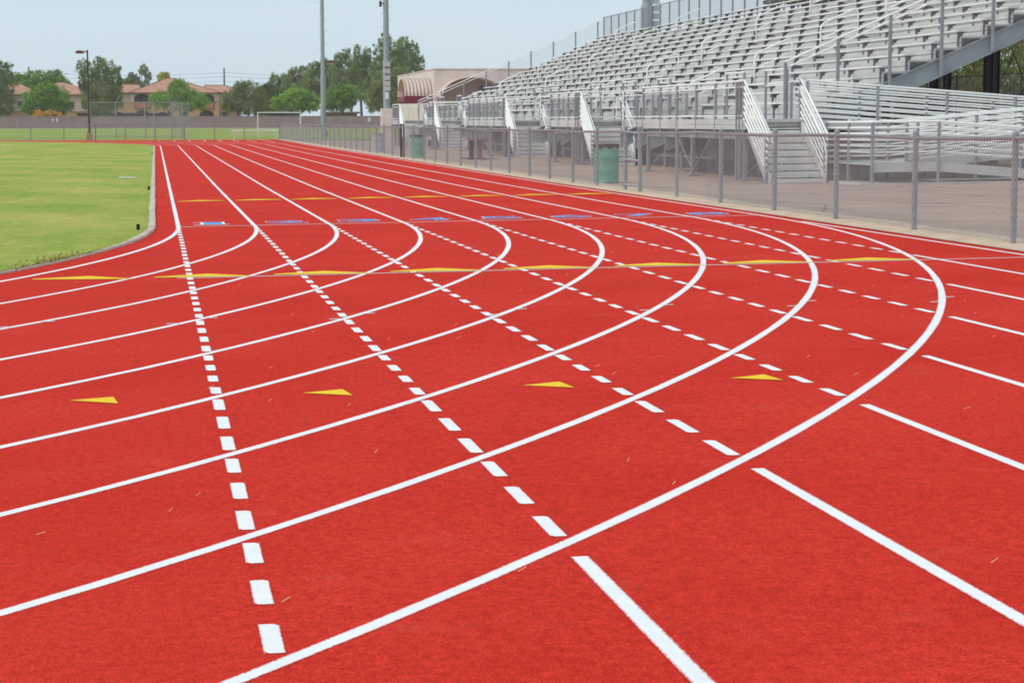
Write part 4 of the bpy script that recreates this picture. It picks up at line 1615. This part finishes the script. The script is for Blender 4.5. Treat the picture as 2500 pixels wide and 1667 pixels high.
# coordinates: absolute heights minus ground (about .85)
tree('olive_tree', 'tall bushy olive-green tree at the far left edge behind the wall', -29.6, 356, [(0, 8.2, 3.2, 2.8), (1.9, 10.3, 1.8, 1.9), (.6, 11.6, 1.3, 1.3), (2.6, 7.4, 1.6, 2.), (-2.6, 8, 2.6, 3), (.6, 4.4, 2.8, 2.2), (2.4, 4.2, 1.6, 2.0)], LEAF['olive'], 7500, .42, 3.4, .28, .35, GT, seed=3, stems=2)
tree('broad_tree', 'mid-green tree behind the left houses under the left utility pole', -25.9, 396, [(-.8, 8.2, 2.4, 2.2), (1.2, 9.3, 1.8, 1.9), (-2, 9.5, 1.5, 1.6), (2.4, 7.4, 1.6, 1.8)], LEAF['green'], 4200, .42, 4., .25, 0, GT, seed=4)
tree('broad_tree', 'wide green tree rising behind the left hipped roof', -21.2, 400, [(-1.6, 9.2, 2.2, 2.0), (.6, 9.8, 2., 1.8), (2.4, 8.7, 1.7, 1.4), (-3, 8, 1.6, 1.8), (0, 7.2, 3., 1.8), (1.2, 10.9, .8, .8)], LEAF['green'], 5200, .42, 4.5, .26, 0, GT, seed=5)
tree('round_tree', 'dense rich green round tree before the left houses', -19.1, 340, [(-1.6, 4.7, 2.3, 2.0), (1.4, 4.9, 2.5, 2.2), (.3, 6.2, 2.0, 1.6), (2.9, 4.1, 1.4, 1.4), (-3.0, 3.6, 1.5, 1.3), (-.4, 6.9, 1.0, .9)], LEAF['green'], 7500, .36, 2.2, .2, 0, GT, seed=6)
tree('willow_like_tree', 'tall drooping grey-green tree behind the maroon lamp post', -9.95, 345, [(-1.6, 9.0, 1.7, 2.6), (.3, 10.4, 1.5, 2.5), (2.4, 9.2, 1.6, 2.5), (-2.8, 10.9, 1.1, 1.5), (.4, 6.4, 2.9, 2.4), (-1.8, 5.6, 1.8, 2.4), (2.4, 6., 1.7, 2.6), (-3.1, 7.9, .9, 1.2), (0, 3.8, 2.6, 1.6)], LEAF['olive'], 10500, .42, 4.2, .28, .9, GT, seed=7, stems=2)
tree('eucalyptus_tree', 'dark grey eucalyptus with separate tufts behind the apartment roof', -3.9, 430, [(-2.4, 9.2, 1.6, 1.6), (-.7, 10.2, 1.2, 1.2), (1.2, 12.4, 1.0, 1.3), (2.3, 10.9, .9, 1.2), (.4, 8.8, 1.6, 1.6), (-1.4, 11.3, .7, .7)], LEAF['grey'], 3600, .45, 6, .22, .2, GT, seed=8)
tree('yellow_tree', 'small yellowish treetop just above the apartment ridge', 1.75, 430, [(-.4, 10.9, 1.0, 1.0), (.8, 11., .8, .7), (0, 9.8, 1.2, 1.2)], LEAF['yellow'], 1300, .42, 7, .18, 0, GT, seed=9)
tree('mesquite_tree', 'feathery bright green mesquite in front of the arched balconies', 4.0, 345, [(-3.0, 5.0, 2.1, 1.5), (.1, 6.3, 2.1, 1.7), (2.9, 5.1, 2.2, 1.7), (-.4, 7.5, 1.3, 1.2), (4.3, 4.1, 1.3, 1.1), (-4.4, 5.1, 1.1, .8), (1.4, 4.1, 2.1, 1.2), (.6, 8.2, .7, .7)], LEAF['bright'], 6600, .34, 2.4, .2, .15, GT, seed=10, stems=3)
tree('pepper_tree', 'drooping olive pepper tree right of the apartment building', 16.0, 350, [(-1.6, 5.2, 2.1, 2.3), (1.0, 6.6, 2.0, 2.0), (2.9, 4.9, 1.7, 2.3), (-.4, 7.4, 1.4, 1.3), (-3.0, 4.4, 1.2, 1.8), (1.2, 3.6, 2.2, 1.5)], LEAF['olive'], 6800, .38, 2.6, .26, .7, GT, seed=11, stems=2)
tree('dark_tree', 'dark green dense tree between the pepper tree and the round bright tree', 21.7, 366, [(-1.2, 5.6, 1.9, 2.3), (1.2, 5.6, 1.9, 2.2), (0, 7., 1.4, 1.2), (.3, 3.2, 2.3, 1.8)], LEAF['dark'], 4600, .40, 2.5, .22, 0, GT, seed=12)
tree('round_tree', 'bright green rounded tree left of the slim floodlight pole', 25.1, 342, [(-1.5, 4.5, 2.3, 1.6), (1.5, 4.6, 2.5, 1.6), (0, 5.7, 2.4, 1.6), (3.2, 4., 1.4, 1.0), (-3.3, 4., 1.2, 1.0)], LEAF['bright'], 7500, .34, 2.6, .2, 0, GT, seed=13, stems=2)
tree('round_tree', 'green rounded tree right of the slim floodlight pole', 33.2, 342, [(-.7, 4.9, 2.0, 1.8), (1.6, 5.4, 1.7, 2.2), (.7, 6.8, 1.2, 1.1), (-1.9, 4.2, 1.3, 1.1)], LEAF['green'], 5600, .34, 2.6, .2, 0, GT, seed=14, stems=2)
E_ = 'eucalyptus trees in the tall grove'
tree('eucalyptus_tree', 'lowest grey eucalyptus at the left end of the tall grove', 26.0, 400, [(-1.4, 8.9, 1.4, 1.7), (.8, 9.2, 1.5, 1.9), (2.4, 8.4, 1.4, 2.2), (0, 6.4, 2.8, 2.2), (-2.7, 7.6, 1.1, 1.3)], LEAF['euca'], 5200, .45, 4, .25, .5, E_, seed=15)
tree('eucalyptus_tree', 'grey-green eucalyptus just left of the slim floodlight pole', 29.4, 394, [(-1.2, 10.6, 1.3, 1.7), (1., 11., 1.4, 1.6), (-2.2, 9., 1.4, 2.), (1.8, 8.6, 1.8, 2.4), (0, 7., 2.6, 2.5)], LEAF['euca'], 6000, .45, 4.5, .26, .5, E_, seed=16)
tree('eucalyptus_tree', 'eucalyptus with feathery top immediately right of the slim pole', 33.6, 389, [(-1.5, 11.6, 1.3, 1.6), (.6, 12.4, 1.3, 1.6), (2.0, 10.6, 1.6, 2.2), (-1., 9., 2.2, 2.6), (1.5, 7.2, 2.4, 2.6), (-2.6, 8., 1.6, 2.4)], LEAF['eucag'], 7500, .44, 5, .28, .5, E_, seed=17)
tree('eucalyptus_tree', 'taller eucalyptus in the middle of the grove with a pale crown', 38.2, 384, [(-1.2, 13.4, 1.2, 1.7), (1.0, 13.0, 1.2, 1.5), (.2, 14.6, .9, 1.2), (-1.8, 11., 1.8, 2.2), (1.6, 10.2, 1.9, 2.6), (0, 8., 3.0, 2.8), (-2, 6, 2.2, 2.2)], LEAF['euca'], 8500, .44, 5, .3, .5, E_, seed=18, stems=2)
tree('eucalyptus_tree', 'narrow-topped eucalyptus left of the pedestal floodlight pole', 41.0, 380, [(-.8, 15.0, .9, 1.6), (1.1, 14.5, .9, 1.5), (.2, 12.8, 1.5, 1.8), (1.8, 11.2, 1.8, 2.2), (-1.2, 10.6, 1.8, 2.4), (.6, 8., 2.6, 2.6)], LEAF['eucag'], 7000, .44, 5.5, .28, .4, E_, seed=19)
tree('eucalyptus_tree', 'tallest eucalyptus, its top behind the pedestal floodlight pole', 46.1, 375, [(-.6, 17.0, 1.3, 1.7), (-1.9, 14.8, 1.3, 1.8), (1.4, 15.2, 1.5, 1.8), (.2, 13., 2.2, 2.2), (2.2, 12.4, 1.6, 2.2), (-2.2, 11.4, 1.7, 2.4), (0, 9.2, 3.1, 3.0), (-1.8, 6, 2.6, 2.6), (1.8, 6.2, 2.4, 2.6)], LEAF['eucag'], 11500, .44, 6, .34, .3, E_, seed=20, stems=2)
tree('eucalyptus_tree', 'open-crowned eucalyptus above the pink building roof', 50.2, 378, [(-1., 16.4, 1.4, 1.6), (1.2, 15., 1.3, 1.7), (2.3, 12.4, 1.3, 2.1), (-.4, 13., 2., 2.2), (3.2, 9.6, 1.3, 1.7), (.6, 10., 2.4, 2.6), (4.0, 8.0, 1.2, 1.2), (0, 6.5, 3, 2.6)], LEAF['eucag'], 8500, .44, 5.5, .3, .2, E_, seed=21)
tree('eucalyptus_tree', 'low drooping eucalyptus mass behind the pedestal, nearest the wall', 44.0, 352, [(-2., 8., 2.2, 2.8), (1.4, 8.8, 2.2, 2.6), (-3.4, 5.4, 1.8, 2.6), (0, 4.8, 2.8, 2.8), (2.6, 5.2, 2.0, 2.8)], LEAF['olive'], 8200, .42, 3, .3, .8, E_, seed=22, stems=2)
tree('flowering_shrub', 'orange flowering shrub just above the wall at left', -18.7, 334, [(-1.2, 2.3, 1.0, .6), (.3, 2.4, 1.1, .7), (1.6, 2.2, .8, .5)], LEAF['orange'], 1500, .26, 1.2, .06, 0, GT, seed=23, stems=3)
tree('dark_tree', 'small dark evergreen top between the left roof and the drooping tree', -14.9, 420, [(0, 8.2, 1.2, 1.2), (.9, 7.5, .9, 1.)], LEAF['dark'], 1300, .42, 5, .2, 0, GT, seed=31)
GB = 'trees behind the right end of the grandstand'
tree('brown_green_tree', 'brownish-green tree seen under the stand, at the left', 36.0, 66, [(-1.5, 4.2, 2.2, 2.2), (1.4, 4.4, 2.2, 2.4), (0, 6.4, 2.4, 1.8), (-.5, 2.2, 2.6, 1.5)], LEAF['dry'], 7500, .22, 2.2, .22, .3, GB, seed=41)
tree('brown_green_tree', 'brownish-green tree seen under the stand, in the middle', 41.0, 70, [(-1.8, 4.4, 2.4, 2.4), (1.4, 4.0, 2.4, 2.4), (0, 6.8, 2.6, 1.8), (.5, 2.2, 3., 1.5)], LEAF['olive'], 7500, .22, 2.2, .22, .3, GB, seed=42)
tree('brown_green_tree', 'brownish-green tree seen under the stand at the right edge', 44.5, 64, [(-1.8, 4.4, 2.4, 2.2), (1.4, 4.4, 2.2, 2.4), (0, 6.6, 2.4, 1.8), (0, 2.2, 2.8, 1.5)], LEAF['dry'], 7500, .22, 2.2, .24, .3, GB, seed=43)
tree('brown_green_tree', 'olive tree farther behind the stand, beyond the wire fence', 50, 84, [(-3, 4.6, 3., 2.8), (2.4, 4.4, 3., 2.6), (0, 7.4, 3, 2.2), (-4.5, 3, 2.4, 2), (4.5, 3, 2.4, 2)], LEAF['olive'], 8500, .28, 2.4, .28, .3, GB, seed=44)
rfn = thing('chain_link_fence', (31, 45, H(31, 45)), 'dark-railed chain-link fence behind the grandstand at the right', 'fence')
for i, y in enumerate(np.arange(20, 90, 3.)):
    MB().tube((31, y, 0), (31, y, 3.0), .035, 8).build('post', M['galv'] if i % 2 else M['darksteel'], rfn)
MB().tube((31, 20, 2.95), (31, 89, 2.95), .03, 6).tube((31, 20, 2.2), (31, 89, 2.2), .035, 6).build('rail', M['darksteel'], rfn)
mb = MB()
for s in np.arange(20, 88, 6.):
    chainlink(mb, (31.04, s, 0), (0, 1, 0), [(0, .05), (6, .05), (6, 2.95), (0, 2.95)], cell=.12, r=.0024)
mb.build('wire_mesh', M['wire'], rfn)

# ------------------------------------------------------------------ summer haze
hz = MB().box(-605, -305, -1.2, 605, 905, 31)
hm = bpy.data.materials.new('haze')
hm.use_nodes = True
hn = hm.node_tree
hn.nodes.remove(hn.nodes['Principled BSDF'])
pv = hn.nodes.new('ShaderNodeVolumePrincipled')
pv.inputs['Color'].default_value = (.90, .94, .98, 1)
pv.inputs['Density'].default_value = .0002
hn.links.new(pv.outputs[0], hn.nodes['Material Output'].inputs['Volume'])
ho = hz.build('haze', hm, None, False)
structure(ho, None, 'stuff')

# ------------------------------------------------------------------ light and sky
EL, AZ = math.radians(44), math.radians(-108)   # azimuth from +Y, clockwise
sd = Vector((math.sin(AZ) * math.cos(EL), math.cos(AZ) * math.cos(EL), math.sin(EL)))
sun = bpy.data.lights.new('sun', 'SUN')
sun.energy = 1.7
sun.angle = math.radians(12)
sun.color = (1., .96, .89)
so = bpy.data.objects.new('sun', sun)
so.rotation_euler = (-sd).to_track_quat('-Z', 'Y').to_euler()
so.location = (0, 0, 60)
COL.objects.link(so)
wd = bpy.data.worlds.new('World')
SC.world = wd
wd.use_nodes = True
nt = wd.node_tree
bg = nt.nodes['Background']
bg.inputs['Strength'].default_value = .1
sky = nt.nodes.new('ShaderNodeTexSky')
sky.sky_type = 'NISHITA'
sky.sun_disc = False
sky.sun_elevation = EL
sky.sun_rotation = AZ
sky.dust_density = 3.
sky.air_density = 1.
tc = nt.nodes.new('ShaderNodeTexCoord')
mp = nt.nodes.new('ShaderNodeMapping')
mp.inputs['Scale'].default_value = (1, 1, 3.)
nt.links.new(tc.outputs['Generated'], mp.inputs['Vector'])
cl = ramp_node(nt, noise_node(nt, 2.2, 5, mp.outputs['Vector'], .55), .3, .75, (6.15, 7.75, 8.75), (7.3, 8.3, 9.0))
out = mix_node(nt, .86, sky.outputs['Color'], cl)
nt.links.new(out, bg.inputs['Color'])

# ------------------------------------------------------------------ camera
r_ = Vector((0.9845013966275326, -0.1753641594683621, -0.002100383867972561))
u_ = Vector((0.02111791915796791, 0.10665056981978259, 0.9940722757664824))
f_ = Vector((0.17410064195423144, 0.978709899577536, -0.10870096108155598))
cd = bpy.data.cameras.new('camera')
cd.sensor_width = 36
cd.sensor_fit = 'HORIZONTAL'
cd.lens = 70.04
cd.clip_start = .05
cd.clip_end = 4000
co = bpy.data.objects.new('camera', cd)
mw = Matrix((r_, u_, -f_)).transposed().to_4x4()
mw.translation = (-0.295008, -25.215788, 1.447964)
co.matrix_world = mw
COL.objects.link(co)
SC.camera = co
for o in bpy.data.objects:
    if 'base' in o:
        del o['base']
SC.view_settings.view_transform = 'Standard'
SC.view_settings.look = 'None'
SC.view_settings.exposure = .1
SC.view_settings.gamma = 1
SC.render.engine = 'CYCLES'
SC.cycles.use_denoising = True
SC.cycles.max_bounces = 7
SC.cycles.volume_bounces = 1
SC.cycles.filter_width = 1.75
SC.cycles.transparent_max_bounces = 8
